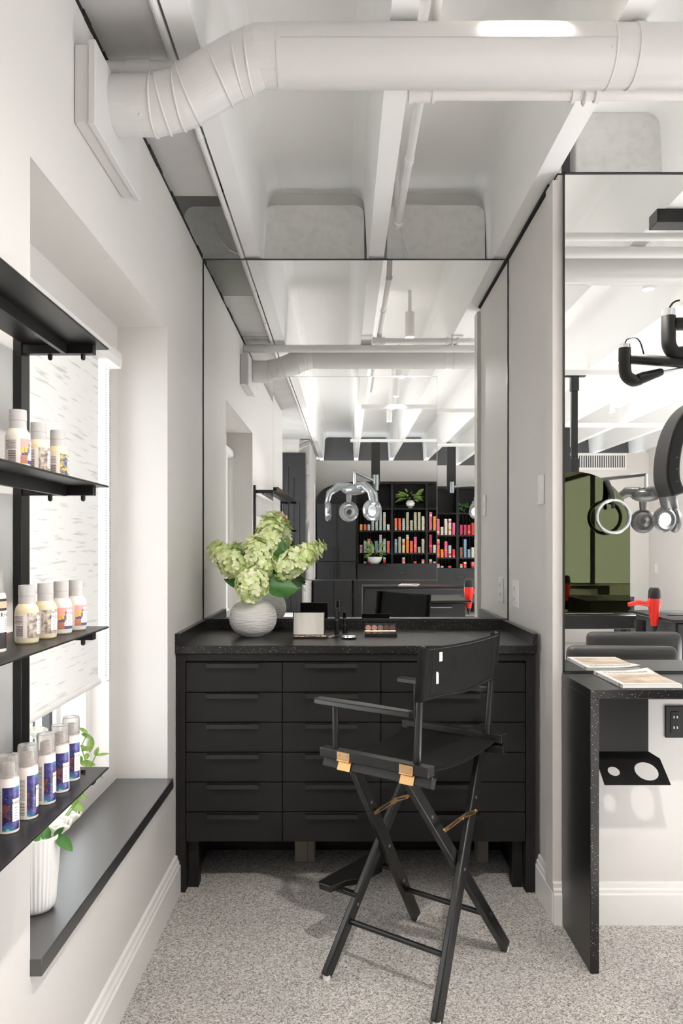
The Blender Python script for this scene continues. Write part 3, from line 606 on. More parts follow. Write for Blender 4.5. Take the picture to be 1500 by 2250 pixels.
# canvas back wrapped around the posts
def backf(u, v):
    z = .868+.150*v; xb_ = .138+(z-.87)*.09; y_ = -.230+.460*u; sag = .009*math.sin(PI*u); e = .0135
    return (xb_+sag+ (e if 0 else 0)+.012, y_, z-.004*math.sin(PI*u)+.003*math.sin(9*u)*(1-v))
cl(MB().grid(backf, 20, 8)).build('canvas_back', 'canvas', t, solid=.003)
for s_ in (-1, 1):
    m = MB(); n_ = 14
    vs_ = []
    for j, z in enumerate((.868, .92, .97, 1.018)):
        for k in range(n_):
            a = 2*PI*k/n_; vs_.append((.140+(z-.87)*.09+.0150*math.cos(a), s_*.2225+.0145*math.sin(a), z))
    m.add(vs_, [(j*n_+k, j*n_+(k+1) % n_, (j+1)*n_+(k+1) % n_, (j+1)*n_+k) for j in range(3) for k in range(n_)])
    cl(m).build('canvas_sleeve', 'canvas', t, solid=.0015)
m = MB(); q = backf(.165, .80); m.box(q[0]+.0022, q[0]+.003, q[1]-.0085, q[1]+.0085, q[2]-.013, q[2]+.013)
q = backf(.145, .40); m.box(q[0]+.0022, q[0]+.003, q[1]-.0065, q[1]+.0065, q[2]-.017, q[2]+.017); cl(m).build('care_tag', 'paper', t)
for u_ in (.085, .915):
    cl(MB().tube([V(backf(u_, v/6))+V((.0022, 0, 0)) for v in range(7)], .0012, 5)).build('seam', 'black_wood', t)
for v_ in (.04, .96):
    cl(MB().tube([V(backf(u/12, v_))+V((.0022, 0, 0)) for u in range(13)], .0012, 5)).build('seam', 'black_wood', t)
# seat canvas
def seatf(u, v):
    y_ = -.214+.428*u; x_ = -.165+.325*v; return (x_, y_, ZR-.020-.020*math.sin(PI*u)**1.0*(1-.25*math.sin(PI*v)))
cl(MB().grid(seatf, 20, 14)).build('canvas_seat', 'canvas', t, solid=.004)
# crossed legs: front X at x=-.165, rear X at x=.19
def leg(xb_, xt, y0, y1, z1, off):
    p0 = V((xb_+off, y0, .012)); p1 = V((xt+off, y1, z1))
    o = cl(MB().beam(p0, p1, .040, .020, (0, 1, 0))).build('leg', 'black_wood', t, bevel=.004)
    cl(MB().lathe((xb_+off, y0-(.003 if y0 > 0 else -.003), 0), [(.010, 0), (.012, .004), (.011, .016)], 12)).build('foot_glide', 'white_foot', o)
    d = p1-p0
    for f_ in ((.28, .52, .80) if xb_ < 0 else (.52, .80)):
        c_ = p0+d*f_
        for sg in (-1, 1): cl(MB().cyl(c_+V((sg*.0095, 0, 0)), c_+V((sg*.012, 0, 0)), .0048, n=12)).build('bolt', 'steel_grey', o)
    return o
for xb_, xt, q in ((-.165, -.105, 1), (.192, .100, -1)):
    leg(xb_, xt, -.240, .205, ZR-.055, -.0105*q); leg(xb_, xt, .240, -.205, ZR-.055, .0105*q)
    x = xb_+(xt-xb_)*.74+.0235
    for k, (a, b, za_, zb_2) in enumerate(((-.098, .012, .478, .486), (.012, .098, .486, .478))):
        br = cl(MB().beam((x+(0 if k else .002), a, za_), (x+(0 if k else .002), b, zb_2), .014, .0018, (0, 0, 1))).build('brace', 'brass', t)
        cl(MB().beam((x+(0 if k else .002)+.0013, a*.8+b*.2, za_), (x+(0 if k else .002)+.0013, a*.25+b*.75, zb_2), .004, .0010, (0, 0, 1))).build('slot', 'black_wood', br)
    for y_ in (-.098, .012, .098): cl(MB().cyl((x-.002, y_, .480), (x+.0045, y_, .480), .0042, n=10)).build('rivet', 'brass', t)
for s_ in (-1, 1):
    cl(MB().cyl((-.160, s_*.146, .145), (.176, s_*.146, .145), .0085, n=14)).build('stretcher', 'black_wood', t)
# footrest on the front legs
cl(MB().prism([(-.262, -.165, .222), (-.272, -.155, .222), (-.272, .155, .222), (-.262, .165, .222), (-.215, .165, .222), (-.205, .10, .222), (-.175, .06, .222), (-.175, -.06, .222), (-.205, -.10, .222), (-.215, -.165, .222)], (0, 0, .020))).build('footrest', 'black_wood', t, bevel=.003)
for s_ in (-1, 1): cl(MB().beam((-.255, s_*.115, .216), (-.150, s_*.115, .216), .022, .012, (0, 1, 0))).build('footrest_bracket', 'black_wood', t, bevel=.002)
# ------------------------------------------------------------------ round vase with hydrangeas
VX, VY = -.370, 3.19
t = thing('round_vase', 'round white vase with a brushed textured surface on the counter', 'vase', (VX, VY, .926))
def vf(a, z): return 1+.010*math.sin(z*820+1.2*math.sin(3*a)+2*noise.noise(V((math.cos(a)*2, math.sin(a)*2, z*30))))+.010*noise.noise(V((math.cos(a)*5, math.sin(a)*5, z*90)))
pf = [(.040, 0), (.046, .002), (.048, .005)]
for i in range(1, 40):
    a = -PI/2+PI*i/40; r = .0975*math.cos(a)**.62; z = .075+.073*math.sin(a)
    if r > .045 and z > .006: pf.append((r, z))
pf = [q for q in pf if q[1] < .148]+[(.036, .150), (.032, .158), (.032, .172), (.029, .172), (.028, .15)]
MB().lathe((VX, VY, .926), pf, 72).build('body', 'brushed_ceramic', t, ang=1.2)
def floret(mb, c, n, r):
    n = n.normalized(); a = n.orthogonal().normalized(); b = n.cross(a); th = random.random()*PI
    for k in range(4):
        t1 = th+k*PI/2+random.uniform(-.15, .15); d = a*math.cos(t1)+b*math.sin(t1); e = n.cross(d); rr = r*random.uniform(.9, 1.15); w = rr*.52; cup = random.uniform(.05, .35)
        P = [c, c+d*rr*.35-e*w*.75+n*rr*.05, c+d*rr*.8-e*w+n*rr*cup*.5, c+d*rr*1.12-e*w*.35+n*rr*cup, c+d*rr*1.12+e*w*.35+n*rr*cup, c+d*rr*.8+e*w+n*rr*cup*.5, c+d*rr*.35+e*w*.75+n*rr*.05, c+d*rr*.65+n*rr*.0]
        mb.add(P, [(0, 1, 7), (1, 2, 7), (2, 3, 7), (3, 4, 7), (4, 5, 7), (5, 6, 7), (6, 0, 7)])
def hydrangea(lab, base, tip, rad, n, fl=.0175):
    mouth = V((VX, VY, 1.09)); base = V(base); tip = V(tip); ax = tip-base; L_ = ax.length; d = ax.normalized()
    t = thing('hydrangea', lab, 'flower', mouth, group='hydrangeas in the round vase')
    st = [V((VX, VY, .95))+(base-mouth)*.05, mouth.lerp(base, .15), mouth.lerp(base, .6)+V((0, 0, .01)), base+d*L_*.3]
    MB().tube(st, .0032, 8).build('stem', 'stem_green', t)
    a = d.orthogonal().normalized(); b = d.cross(a); mb = MB()
    core = MB().ell(base+ax*.48, rad*.66, rad*.66, L_*.42, 12, 8, d.to_track_quat('Z', 'Y').to_matrix()).build('flower_core', 'floret', t)
    for i in range(n):
        s2 = (i+.5)/n; ph = i*2.39996; rr = rad*math.sin(PI*min(.12+.86*s2, 1))**.62*(1-.28*s2); p = base+ax*s2+(a*math.cos(ph)+b*math.sin(ph))*rr
        p += V((random.uniform(-1, 1), random.uniform(-1, 1), random.uniform(-1, 1)))*.006
        nn = (p-(base+ax*(.42+.16*(s2-.5)))).normalized()+V((random.uniform(-1, 1), random.uniform(-1, 1), random.uniform(-1, 1)))*.3
        floret(mb, p, nn, fl)
    mb.build('florets', 'floret', t, kind='stuff', ang=1.0)
    return t
ys = VY
h1 = hydrangea('pale green hydrangea head reaching furthest left in the vase', at(545, 1262, ys-.02), at(462, 1196, ys-.03), .060, 75)
h2 = hydrangea('pale green hydrangea head rising highest in the vase', at(583, 1226, ys+.02), at(600, 1126, ys+.03), .064, 90)
h3 = hydrangea('pale green hydrangea head in the middle of the bouquet', at(575, 1262, ys-.05), at(560, 1178, ys-.05), .062, 80)
h4 = hydrangea('pale green hydrangea head pointing to the right of the vase', at(605, 1262, ys-.04), at(703, 1196, ys-.05), .056, 90)
h5 = hydrangea('pale green hydrangea head hanging lowest over the vase rim', at(560, 1258, ys-.07), at(546, 1322, ys-.12), .070, 80)
def leafmesh(mb, p, tip, w, nrm, fold=.25, curl=.2):
    p = V(p); tip = V(tip); d = tip-p; L_ = d.length; dn = d.normalized(); nrm = V(nrm); nrm = (nrm-dn*nrm.dot(dn)).normalized(); sd = dn.cross(nrm); N_ = 10; vs_ = []
    for i in range(N_+1):
        s2 = i/N_; ww = w*math.sin(PI*s2**.85)**.75 if 0 < s2 < 1 else .0005
        c = p+d*s2-nrm*curl*L_*s2*s2*.6
        vs_ += [c-sd*ww+nrm*ww*fold, c-sd*ww*.5+nrm*ww*fold*.35, c, c+sd*ww*.5+nrm*ww*fold*.35, c+sd*ww+nrm*ww*fold]
    mb.add(vs_, [(i*5+k, i*5+k+1, (i+1)*5+k+1, (i+1)*5+k) for i in range(N_) for k in range(4)]); return mb
for hh_, p, q, w in ((h5, (585, 1292), (655, 1292), .045), (h4, (592, 1262), (632, 1246), .016), (h1, (545, 1295), (492, 1270), .022), (h1, (545, 1225), (514, 1202), .012), (h3, (600, 1220), (632, 1205), .02), (h2, (628, 1240), (618, 1180), .018), (h4, (600, 1278), (640, 1270), .02)):
    yy = ys-.02 if w < .03 else ys-.07
    leafmesh(MB(), at(*p, yy), at(*q, yy), w, (.1, -.9, .5)).build('leaf', 'leaf_green', hh_, ang=1.2)
leafmesh(MB(), at(600, 1280, ys+.05), at(668, 1285, ys+.12), .035, (0, -.7, .7)).build('leaf', 'leaf_green', h4, ang=1.2)
# ------------------------------------------------------------------ make-up on the counter
ZC = .926
def oncounter(u, v): y = (H-ZC)*F/(v-CY); return V(((u-CX)*y/F, y, ZC))
p = oncounter(682, 1401)
t = thing('makeup_palette', 'open square palette with a mirror in its lid beside the vase', 'make-up palette', p)
B(p.x-.071, p.x+.071, p.y-.035, p.y+.035, ZC, ZC+.007).build('tray', 'deep_black', t, bevel=.001)
tl = MB().obox((p.x-.009, p.y+.045, ZC+.052), (.066, 0, 0), (0, .0025*.95, -.0008), (0, .012, .046)).build('lid', 'deep_black', t, bevel=.001)
MB().obox((p.x-.009, p.y+.0415, ZC+.0525), (.0615, 0, 0), (0, .0003, -.0001), (0, .0113, .0435)).build('lid_mirror', 'lid_mirror', t)
for i in range(6):
    for j in range(2):
        B(p.x-.064+i*.0215, p.x-.046+i*.0215, p.y-.029+j*.031, p.y-.003+j*.031, ZC+.007, ZC+.0076).build('powder_pan', ['pink_powder', 'sand_powder', 'taupe_powder', 'brown_powder', 'pink_powder', 'sand_powder'][(i+j*2) % 6], t)
for uu, vv, h_, lab in ((740, 1395, .112, 'tall black mascara tube standing beside the open palette'), (757, 1391, .062, 'short black lipstick tube standing beside the mascara')):
    p = oncounter(uu, vv); t = thing('lipstick_tube' if h_ < .1 else 'mascara_tube', lab, 'make-up tube', p); r = .010
    MB().lathe(p, [(r, 0), (r, h_*.55)], 20).build('body', 'deep_black', t, bevel=.0008)
    MB().lathe(p+V((0, 0, h_*.57)), [(r*.85, 0), (r*.85, h_*.42), (r*.75, h_*.43)], 20).build('cap', 'black_steel', t)
    MB().lathe(p+V((0, 0, h_*.55)), [(r*.92, 0), (r*.92, h_*.02)], 20).build('ring', 'steel_grey', t)
a = oncounter(722, 1402)+V((0, 0, .004)); b = oncounter(768, 1397)+V((0, 0, .008))
t = thing('makeup_brush', 'thin make-up brush lying between palette and compact', 'brush', (a+b)/2-V((0, 0, .006)))
MB().tube([a+(b-a)*.25, a+(b-a)*.7, b], [.0035, .003, .0025], 10).build('handle', 'grey_plastic', t); MB().tube([a, a+(b-a)*.13], [.002, .0042], 10).build('bristles', 'pink_powder', t); MB().tube([a+(b-a)*.13, a+(b-a)*.25], .0042, 10).build('ferrule', 'steel_grey', t)
p = oncounter(766, 1403); t = thing('powder_compact', 'small round silver compact lying on the counter', 'compact', p)
MB().lathe(p, [(.027, 0), (.031, .003), (.031, .006)], 28).build('base', 'deep_black', t); MB().lathe(p+V((0, 0, .006)), [(.031, 0), (.029, .005), (.018, .008), (.004, .009)], 28).build('lid', 'chrome', t)
p = oncounter(836, 1397); t = thing('eyeshadow_palette', 'small black eyeshadow palette with five powder pans in its raised lid', 'make-up palette', p)
B(p.x-.066, p.x+.066, p.y-.026, p.y+.026, ZC, ZC+.012).build('tray', 'deep_black', t, bevel=.001)
for i in range(5): MB().lathe((p.x-.050+i*.025, p.y-.002, ZC+.012), [(.0105, 0), (.0105, .0008)], 18).build('powder_pan', ['pink_powder', 'sand_powder', 'pink_powder', 'taupe_powder', 'plum_powder'][i], t)
MB().obox((p.x, p.y+.032, ZC+.026), (.066, 0, 0), (0, .0022, 0), (0, .003, .022)).build('lid', 'deep_black', t, bevel=.001)
MB().obox((p.x, p.y+.0275, ZC+.017), (.064, 0, 0), (0, .0004, 0), (0, .0006, .0015)).build('gold_line', 'brass', t)
for i in range(5): MB().cyl((p.x-.050+i*.025, p.y+.0292, ZC+.030), (p.x-.050+i*.025, p.y+.0285, ZC+.030), .0118, n=18).build('powder_pan', ['pink_powder', 'pink_powder', 'taupe_powder', 'brown_powder', 'brown_powder'][i], t)
m = MB(); text_flat(m, 'MAKEUP', .009, (p.x-.006, p.y+.0350, ZC+.040), (-1, 0, 0), (0, 0, 1)); m.box(p.x+.016, p.x+.028, p.y+.0347, p.y+.0352, ZC+.036, ZC+.044); m.build('lid_print', 'paper', t)
# ------------------------------------------------------------------ products on the steel shelves
def can(c, rot, lab):
    c = V(c); t = thing('spray_can', lab, 'spray can', c, group='spray cans on the lowest shelf'); r = .0158
    MB().lathe(c, [(.0145, 0), (r, .0015), (r, .078), (.0150, .0815), (.0150, .084), (.0146, .086)], 32).build('body', 'can_white', t)
    g = MB().patch(c, r+.0003, -80+rot, 20+rot, .005, .070, 12).build('galaxy_label', 'galaxy_print', t)
    MB().patch(c, r+.0006, -28+rot, 16+rot, .018, .052, 6).build('label_card', 'label_paper', g)
    m = MB(); text_round(m, 'R+Co', .0068, c, r+.0009, -6+rot, .046)
    for k in range(5): m.patch(c, r+.0009, -16+rot, 2+rot-3*(k % 2), .022+k*.004, .0226+k*.004, 2)
    m.build('label_text', 'ink', g)
    m = MB()
    for k in range(16): m.patch(c, r+.0004, -155+rot, -88+rot-2*(k % 3), .032+k*.0021, .0329+k*.0021, 4)
    for k in range(9): m.patch(c, r+.0004, -140+rot, -92+rot, .008+k*.0024, .0089+k*.0024+.0005*(k % 2), 3)
    m.build('back_print', 'grey_ink', t)
    cp = MB().lathe(c+V((0, 0, .0835)), [(.0152, 0), (.0158, .002), (.0155, .004), (.0153, .030), (.0140, .0335), (.0060, .035), (.0058, .0342), (.0132, .0325), (.0143, .030), (.0144, .002)], 28, caps=False).build('clear_cap', 'clear_cap', t)
    m = MB().lathe(c+V((0, 0, .084)), [(.0095, 0), (.0095, .016), (.0085, .020), (.004, .021)], 16); m.cyl(c+V((0, 0, .098)), c+V((.009, -.006, .099)), .003, n=8); m.build('spray_nozzle', 'can_white', t)
    return t
CN = [(-.509, 1.1775, -18, 'galaxy-print spray can nearest the left edge of the picture'), (-.504, 1.238, 8, 'galaxy-print spray can second from the left edge'), (-.5022, 1.309, 0, 'galaxy-print spray can in the middle of the row of five'),
      (-.501, 1.371, -26, 'galaxy-print spray can second from the window end'), (-.505, 1.438, -22, 'galaxy-print spray can nearest the window end of the shelf')]
for x, y, r_, lab in CN: can((x, y, .865), r_, lab)
def bottle(c, rot, kind, lab, grp):
    c = V(c); t = thing('product_bottle', lab, 'bottle', c, group=grp); r = .0186
    MB().lathe(c, [(.0155, 0), (.0180, .0025), (r, .006), (r, .052), (.0172, .058), (.0140, .063), (.0125, .065)], 36).build('body', 'cream_gel' if kind != 'pink' else 'milk_gel', t)
    MB().lathe(c+V((0, 0, .064)), [(.0130, 0), (.0128, .013), (.0133, .0135), (.0130, .029), (.0128, .030), (.010, .0305)], 28).build('cap', 'frosted_cap', t)
    lb = MB().patch(c, r+.0003, -170+rot, 22+rot, .010, .048, 20).build('label', 'label_paper', t)
    a0, a1 = -74+rot, 20+rot
    if kind == 'pink':
        m = MB(); m.patch(c, r+.0005, a0, a1, .034, .048, 8); m.m = 1; m.patch(c, r+.0005, a0, a0+18, .026, .034, 3).patch(c, r+.0007, a0+20, a0+34, .028, .038, 2)
        m.m = 2; m.patch(c, r+.0005, a0+18, a1, .026, .034, 6); m.m = 3; m.patch(c, r+.0006, a0+4, a0+40, .0225, .026, 3).patch(c, r+.0006, a0+36, a1, .010, .015, 5)
        m.m = 4; m.patch(c, r+.0005, a0, a0+36, .010, .0225, 4); m.m = 2
        for k in range(4): m.patch(c, r+.0008, a0+4, a0+34, .0115+.0027*k, .0118+.0027*k, 2)
        m.build('label_art', ['label_pink', 'label_orange', 'label_grey', 'label_navy', 'label_brick'], lb)
    elif kind == 'leaf': MB().patch(c, r+.0005, a0, a1, .010, .050, 8).build('label_art', 'label_leaf', lb)
    else: MB().patch(c, r+.0005, a0, a1, .010, .050, 8).build('label_art', 'label_flower', lb)
    MB().patch(c, r+.0010, a0+46, a1-2, .015, .044, 5).build('label_card', 'label_paper', lb)
    m = MB(); text_round(m, 'R+Co', .0075, c, r+.0013, a0+66, .038)
    for k in range(5): m.patch(c, r+.0013, a0+54, a0+78-4*(k % 2), .018+k*.0034, .0185+k*.0034, 2)
    for k in range(7): m.patch(c, r+.0006, -150+rot, -92+rot-4*(k % 2), .0325+k*.002, .0332+k*.002, 3)
    for k in range(11): m.patch(c, r+.0006, -132+rot, -94+rot, .012+k*.0017, .0126+k*.0017+.0004*(k % 2), 3)
    m.build('label_print', 'ink', lb); return t
g3 = 'small bottles on the third shelf'; g2 = 'small bottles on the second shelf'
for x, y, r_, k, lab in ((-.513, 1.257, 8, 'leaf', 'cream bottle with barcode showing, leftmost of the four on the third shelf'), (-.508, 1.322, -14, 'leaf', 'cream bottle with leaf-pattern label second from left on the third shelf'),
                         (-.506, 1.391, -16, 'pink', 'milky bottle with pink picture label third from left on the third shelf'), (-.500, 1.450, -4, 'pink', 'milky bottle with pink picture label nearest the window on the third shelf')):
    bottle((x, y, 1.141), r_, k, lab, g3)
for x, y, r_, k, lab in ((-.508, 1.21, 18, 'pink', 'milky bottle with pink picture label on the second shelf'), (-.525, 1.335, 6, 'leaf', 'cream bottle with leaf-pattern label on the second shelf'), (-.525, 1.425, 16, 'flower', 'cream bottle with yellow flower label nearest the window on the second shelf')):
    bottle((x, y, 1.417), r_, k, lab, g2)
c = V((-.520, 1.150, 1.141)); t = thing('spray_bottle', 'tall white bottle with a black label band cut by the left edge', 'bottle', c)
MB().lathe(c, [(.017, 0), (.0185, .002), (.0185, .082), (.0165, .088)], 32).build('body', 'can_white', t)
MB().lathe(c+V((0, 0, .086)), [(.0165, 0), (.0155, .006), (.0150, .034), (.013, .037)], 28).build('cap', 'clear_cap', t)
lb = MB().patch(c, .0188, -170, 24, .006, .080, 16).build('label', 'label_black', t)
MB().patch(c, .0191, -60, 22, .070, .076, 6).patch(c, .0191, -90, 10, .066, .071, 6).build('label_art', 'label_skin', lb)
MB().patch(c, .0191, -40, 20, .030, .062, 6).build('label_card', 'label_paper', lb)
m = MB(); text_round(m, 'R+Co', .009, c, .0195, 0, .056)
for k in range(6): m.patch(c, .0195, -12, 12-4*(k % 2), .034+k*.003, .0345+k*.003, 2)
m.build('label_text', 'ink', lb)
MB().patch(c, .0192, 6, 18, .022, .028, 2).patch(c, .0192, 10, 20, .015, .019, 2).build('label_dots', 'label_red', lb)
# things further along the shelves, seen in the mirror
for i, (y, z, m_, w_, h_, lab) in enumerate(((.85, ZSH[1], 'label_paper', .05, .10, 'pale carton nearest the mirror on the second shelf'), (.70, ZSH[1], 'kraft', .06, .13, 'tan carton on the second shelf seen in the mirror'), (.3, ZSH[1], 'label_pink', .08, .11, 'pink carton on the second shelf seen in the mirror'),
                                       (.1, ZSH[2], 'kraft', .08, .12, 'tan carton on the third shelf seen in the mirror'), (-.2, ZSH[2], 'label_brick', .09, .10, 'rust coloured carton on the third shelf seen in the mirror'))):
    t = thing('product_carton', lab, 'carton', (-.53, y, z)); B(-.53-.03, -.53+.03, y-w_/2, y+w_/2, z, z+h_).build('box', m_, t, bevel=.001); B(-.501, -.4995, y-w_*.35, y+w_*.35, z+h_*.2, z+h_*.75).build('label', 'paper', t)
# ------------------------------------------------------------------ fluted planter with roses on the sill
PX, PY, PZ = -.702, 1.765, .471
t = thing('fluted_vase', 'tall white fluted vase standing on the black window sill', 'vase', (PX, PY, PZ))
NF = 34
MB().lathe((PX, PY, PZ), [(.034, 0), (.040, .003), (.044, .010), (.0465, .022), (.0475, .04), (.0525, .10), (.056, .171), (.0545, .172), (.051, .15), (.050, .14)], NF*6, lambda a, z: 1-.030*abs(math.cos(a*NF/2))**3*(1 if .008 < z < .1705 else 0)).build('body', 'ceramic', t, ang=1.0)
def rose(lab, c, r, stemtop=None):
    c = V(c); t = thing('white_rose', lab, 'flower', c); m = MB()
    for layer in range(5):
        rr = r*(.30+.17*layer); n_ = 3+layer
        for k in range(n_):
            a0 = 2*PI*k/n_+layer*.7; sp = 2*PI/n_*.72
            def pf_(u, v, rr=rr, a0=a0, sp=sp, layer=layer):
                a = a0+(u-.5)*2*sp; e = math.cos((u-.5)*PI); q = rr*(.35+.75*math.sin(v*PI*.55))*(1+.05*math.sin(9*u)); return c+V((q*math.cos(a), q*math.sin(a), r*(-.7+1.4*v*(.75+.25*e)-.10*layer*v*v)))
            m.grid(pf_, 5, 5)
    o = m.build('petals', 'rose_petal', t, solid=.0006, ang=1.2)
    a = V((PX, PY, PZ+.10)); MB().tube([a, a.lerp(c, .5)+V((0, 0, .01)), c-V((0, 0, r*.6))], .002, 6).build('stem', 'stem_green', t)
    return t
def sp(u, v, y): return at(u, v, y)
rose('open white rose nearest the shelf edge in the fluted vase', sp(150, 1788, 1.90), .030)
rose('white rose just above the rim of the fluted vase', sp(122, 1812, 1.80), .033)
rs3 = rose('white rose standing highest behind the spray cans', sp(82, 1608, 1.80), .021)
def sprig(lab, pts, leaves, m='bright_leaf'):
    t = thing('leafy_sprig', lab, 'sprig', pts[0]); MB().tube(pts, .0016, 6).build('stem', 'stem_green', t)
    for p, q, w in leaves: leafmesh(MB(), p, q, w, (.5, -.7, .5), .3, .15).build('leaf', m, t, ang=1.2)
b0 = V((PX+.01, PY+.01, PZ+.13))
y1_ = 1.98
sprig('green budding sprig rising from the vase behind the spray cans', [b0, sp(180, 1740, 1.90), sp(190, 1680, y1_), sp(178, 1640, y1_), sp(192, 1612, y1_)],
      [(sp(192, 1612, y1_), sp(174, 1598, y1_), .006), (sp(178, 1612, y1_), sp(205, 1622, y1_), .006), (sp(200, 1618, y1_), sp(198, 1655, y1_), .009), (sp(192, 1650, y1_), sp(176, 1636, y1_), .006), (sp(200, 1640, y1_), sp(176, 1650, y1_), .006), (sp(188, 1655, y1_), sp(192, 1668, y1_), .008), (sp(178, 1660, y1_), sp(174, 1680, y1_), .007)])
sprig('green budding sprig leaning right towards the window jamb', [b0+V((.004, 0, 0)), sp(182, 1745, 1.92), sp(196, 1690, y1_), sp(212, 1656, y1_)],
      [(sp(210, 1660, y1_), sp(240, 1655, y1_), .004), (sp(208, 1660, y1_), sp(216, 1642, y1_), .006), (sp(176, 1676, y1_), sp(210, 1680, y1_), .009), (sp(215, 1700, y1_), sp(226, 1709, y1_), .004)])
sprig('sprig with a bright leaf hanging beside the open rose', [b0+V((.002, -.004, 0)), sp(150, 1800, 1.88), sp(160, 1765, 1.9)],
      [(sp(158, 1765, 1.9), sp(184, 1780, 1.9), .012), (sp(168, 1760, 1.9), sp(186, 1737, 1.9), .005), (sp(178, 1746, 1.9), sp(193, 1758, 1.9), .004)])
sprig('dark green leaves spilling over the rim of the fluted vase', [V((PX+.01, PY-.01, PZ+.13)), sp(124, 1835, 1.76), sp(126, 1832, 1.76)],
      [(sp(122, 1835, 1.76), sp(159, 1868, 1.74), .014), (sp(95, 1845, 1.74), sp(100, 1800, 1.76), .010), (sp(75, 1848, 1.74), sp(82, 1812, 1.76), .012), (sp(108, 1842, 1.76), sp(94, 1815, 1.76), .010), (sp(118, 1838, 1.76), sp(140, 1818, 1.76), .007), (sp(85, 1850, 1.72), sp(68, 1822, 1.74), .010)], 'leaf_green')
# ================================================================== the salon seen in the mirrors
# grooved dark door
t = struct('door_1', B(-.98, -.52, -2.948, -2.925, .02, 2.42), 'station_grey', 'dark grey grooved door seen in the mirror', 'door')
for i, (x, z1_) in enumerate(((-.90, 1.9), (-.83, 2.0), (-.76, 2.25), (-.69, 2.1), (-.62, 1.8))): B(x, x+.025, -2.925, -2.912, .1, z1_).build('rib', 'station_grey', t, bevel=.003)
B(-.5, -.492, -2.95, -2.945, 0, .01)
tag(B(-.95, -.50, -2.75, -2.40, 0, .46).build('storage_bench', 'white_plastic', bevel=.004), 'low white bench in front of the grooved door', 'bench')
# tall black cabinet and bookcase on the back wall
t = thing('tall_cabinet', 'tall black cabinet with a curved top and bar handles on the back wall', 'cabinet', (-.15, -4.85, 0))
pl = [(-.44, 0), (.138, 0), (.138, 2.18)]+[(.138-.578*math.sin(a), 1.93+.25*math.cos(a)) for a in [PI/2*i/10*.98 for i in range(1, 11)]]
MB().prism([(x, -5.06, z) for x, z in pl], (0, .42, 0)).build('carcass', 'cabinet_black', t)
for a, b, c_, d_ in ((-.435, -.145, .04, .985), (-.139, .133, .04, .985), (-.435, -.145, .995, 1.85), (-.139, .133, .995, 1.85)):
    d = B(a, b, -4.64, -4.622, c_, d_).build('door', 'station_grey', t, bevel=.002)
    hx_ = b-.03 if a < -.2 else a+.03; z0_ = .78 if c_ < .5 else 1.02
    MB().box(hx_-.006, hx_+.006, -4.60, -4.59, z0_, z0_+.18).box(hx_-.004, hx_+.004, -4.622, -4.59, z0_+.01, z0_+.02).box(hx_-.004, hx_+.004, -4.622, -4.59, z0_+.16, z0_+.17).build('handle', 'charcoal', d)
t = thing('bookcase', 'black built-in shelving full of hair colour tubes on the back wall', 'bookcase', (1.4, -4.9, 0))
YBK = -5.065; YFB = -4.76; DX = .523; X0 = .160; NB = 5
XW = X0+NB*DX
B(X0, XW, YBK, YBK+.02, .90, 2.18).build('back_panel', 'cabinet_black', t)
B(X0, XW, YBK, YFB+.04, 0, .955).build('base_unit', 'station_grey', t, bevel=.002)
B(X0, XW, YBK, YFB, 2.155, 2.19).build('top_panel', 'cabinet_black', t)
for i in range(NB+1): B(X0+i*DX-.018, X0+i*DX+.018, YBK+.02, YFB, .955, 2.155).build('divider', 'cabinet_black', t)
ZB = [.957, 1.115, 1.455, 1.790]
for z in ZB[1:]: B(X0+.018, XW-.018, YBK+.02, YFB-.002, z-.022, z).build('shelf', 'cabinet_black', t)
m = MB()
for i in range(NB):
    for z0_, z1_ in ((.957, 1.09), (1.115, 1.43), (1.455, 1.765)):
        for k in range(9): m.box(X0+i*DX+.05+k*.052, X0+i*DX+.058+k*.052, YBK+.02, YBK+.10, z0_, z1_)
m.build('slot_dividers', 'charcoal', t, kind='stuff')
# hair colour boxes: one box mesh per colour, copied
cols_ = dict(red=(.55, .03, .03), crimson=(.45, .02, .08), orange=(.80, .25, .03), coral=(.75, .14, .08), amber=(.75, .38, .08), sand=(.62, .55, .42), khaki=(.42, .40, .28), lilac=(.45, .40, .48), silver=(.45, .47, .47), blue=(.18, .28, .38), brown=(.22, .10, .06), rose=(.65, .12, .22), mint=(.30, .50, .36), cream=(.65, .60, .52))
for n, c_ in cols_.items(): mat('tube_'+n, c_, .45)
mat('tube_band', (.05, .05, .05), .5)
proto = {}
bw, bh, bd = .038, .0305, .12
def tubebox(col):
    if col not in proto:
        m = MB(); m.box(-bw/2, bw/2, -bd/2, bd/2, 0, bh-.0022); m.m = 1; m.box(-bw/2+.001, bw/2-.001, -bd/2+.001, bd/2-.001, bh-.0022, bh)
        o = m.build('colour_box', ['tube_'+col, 'tube_band'], bevel=0); C.objects.unlink(o); proto[col] = o.data; bpy.data.objects.remove(o)
    return proto[col]
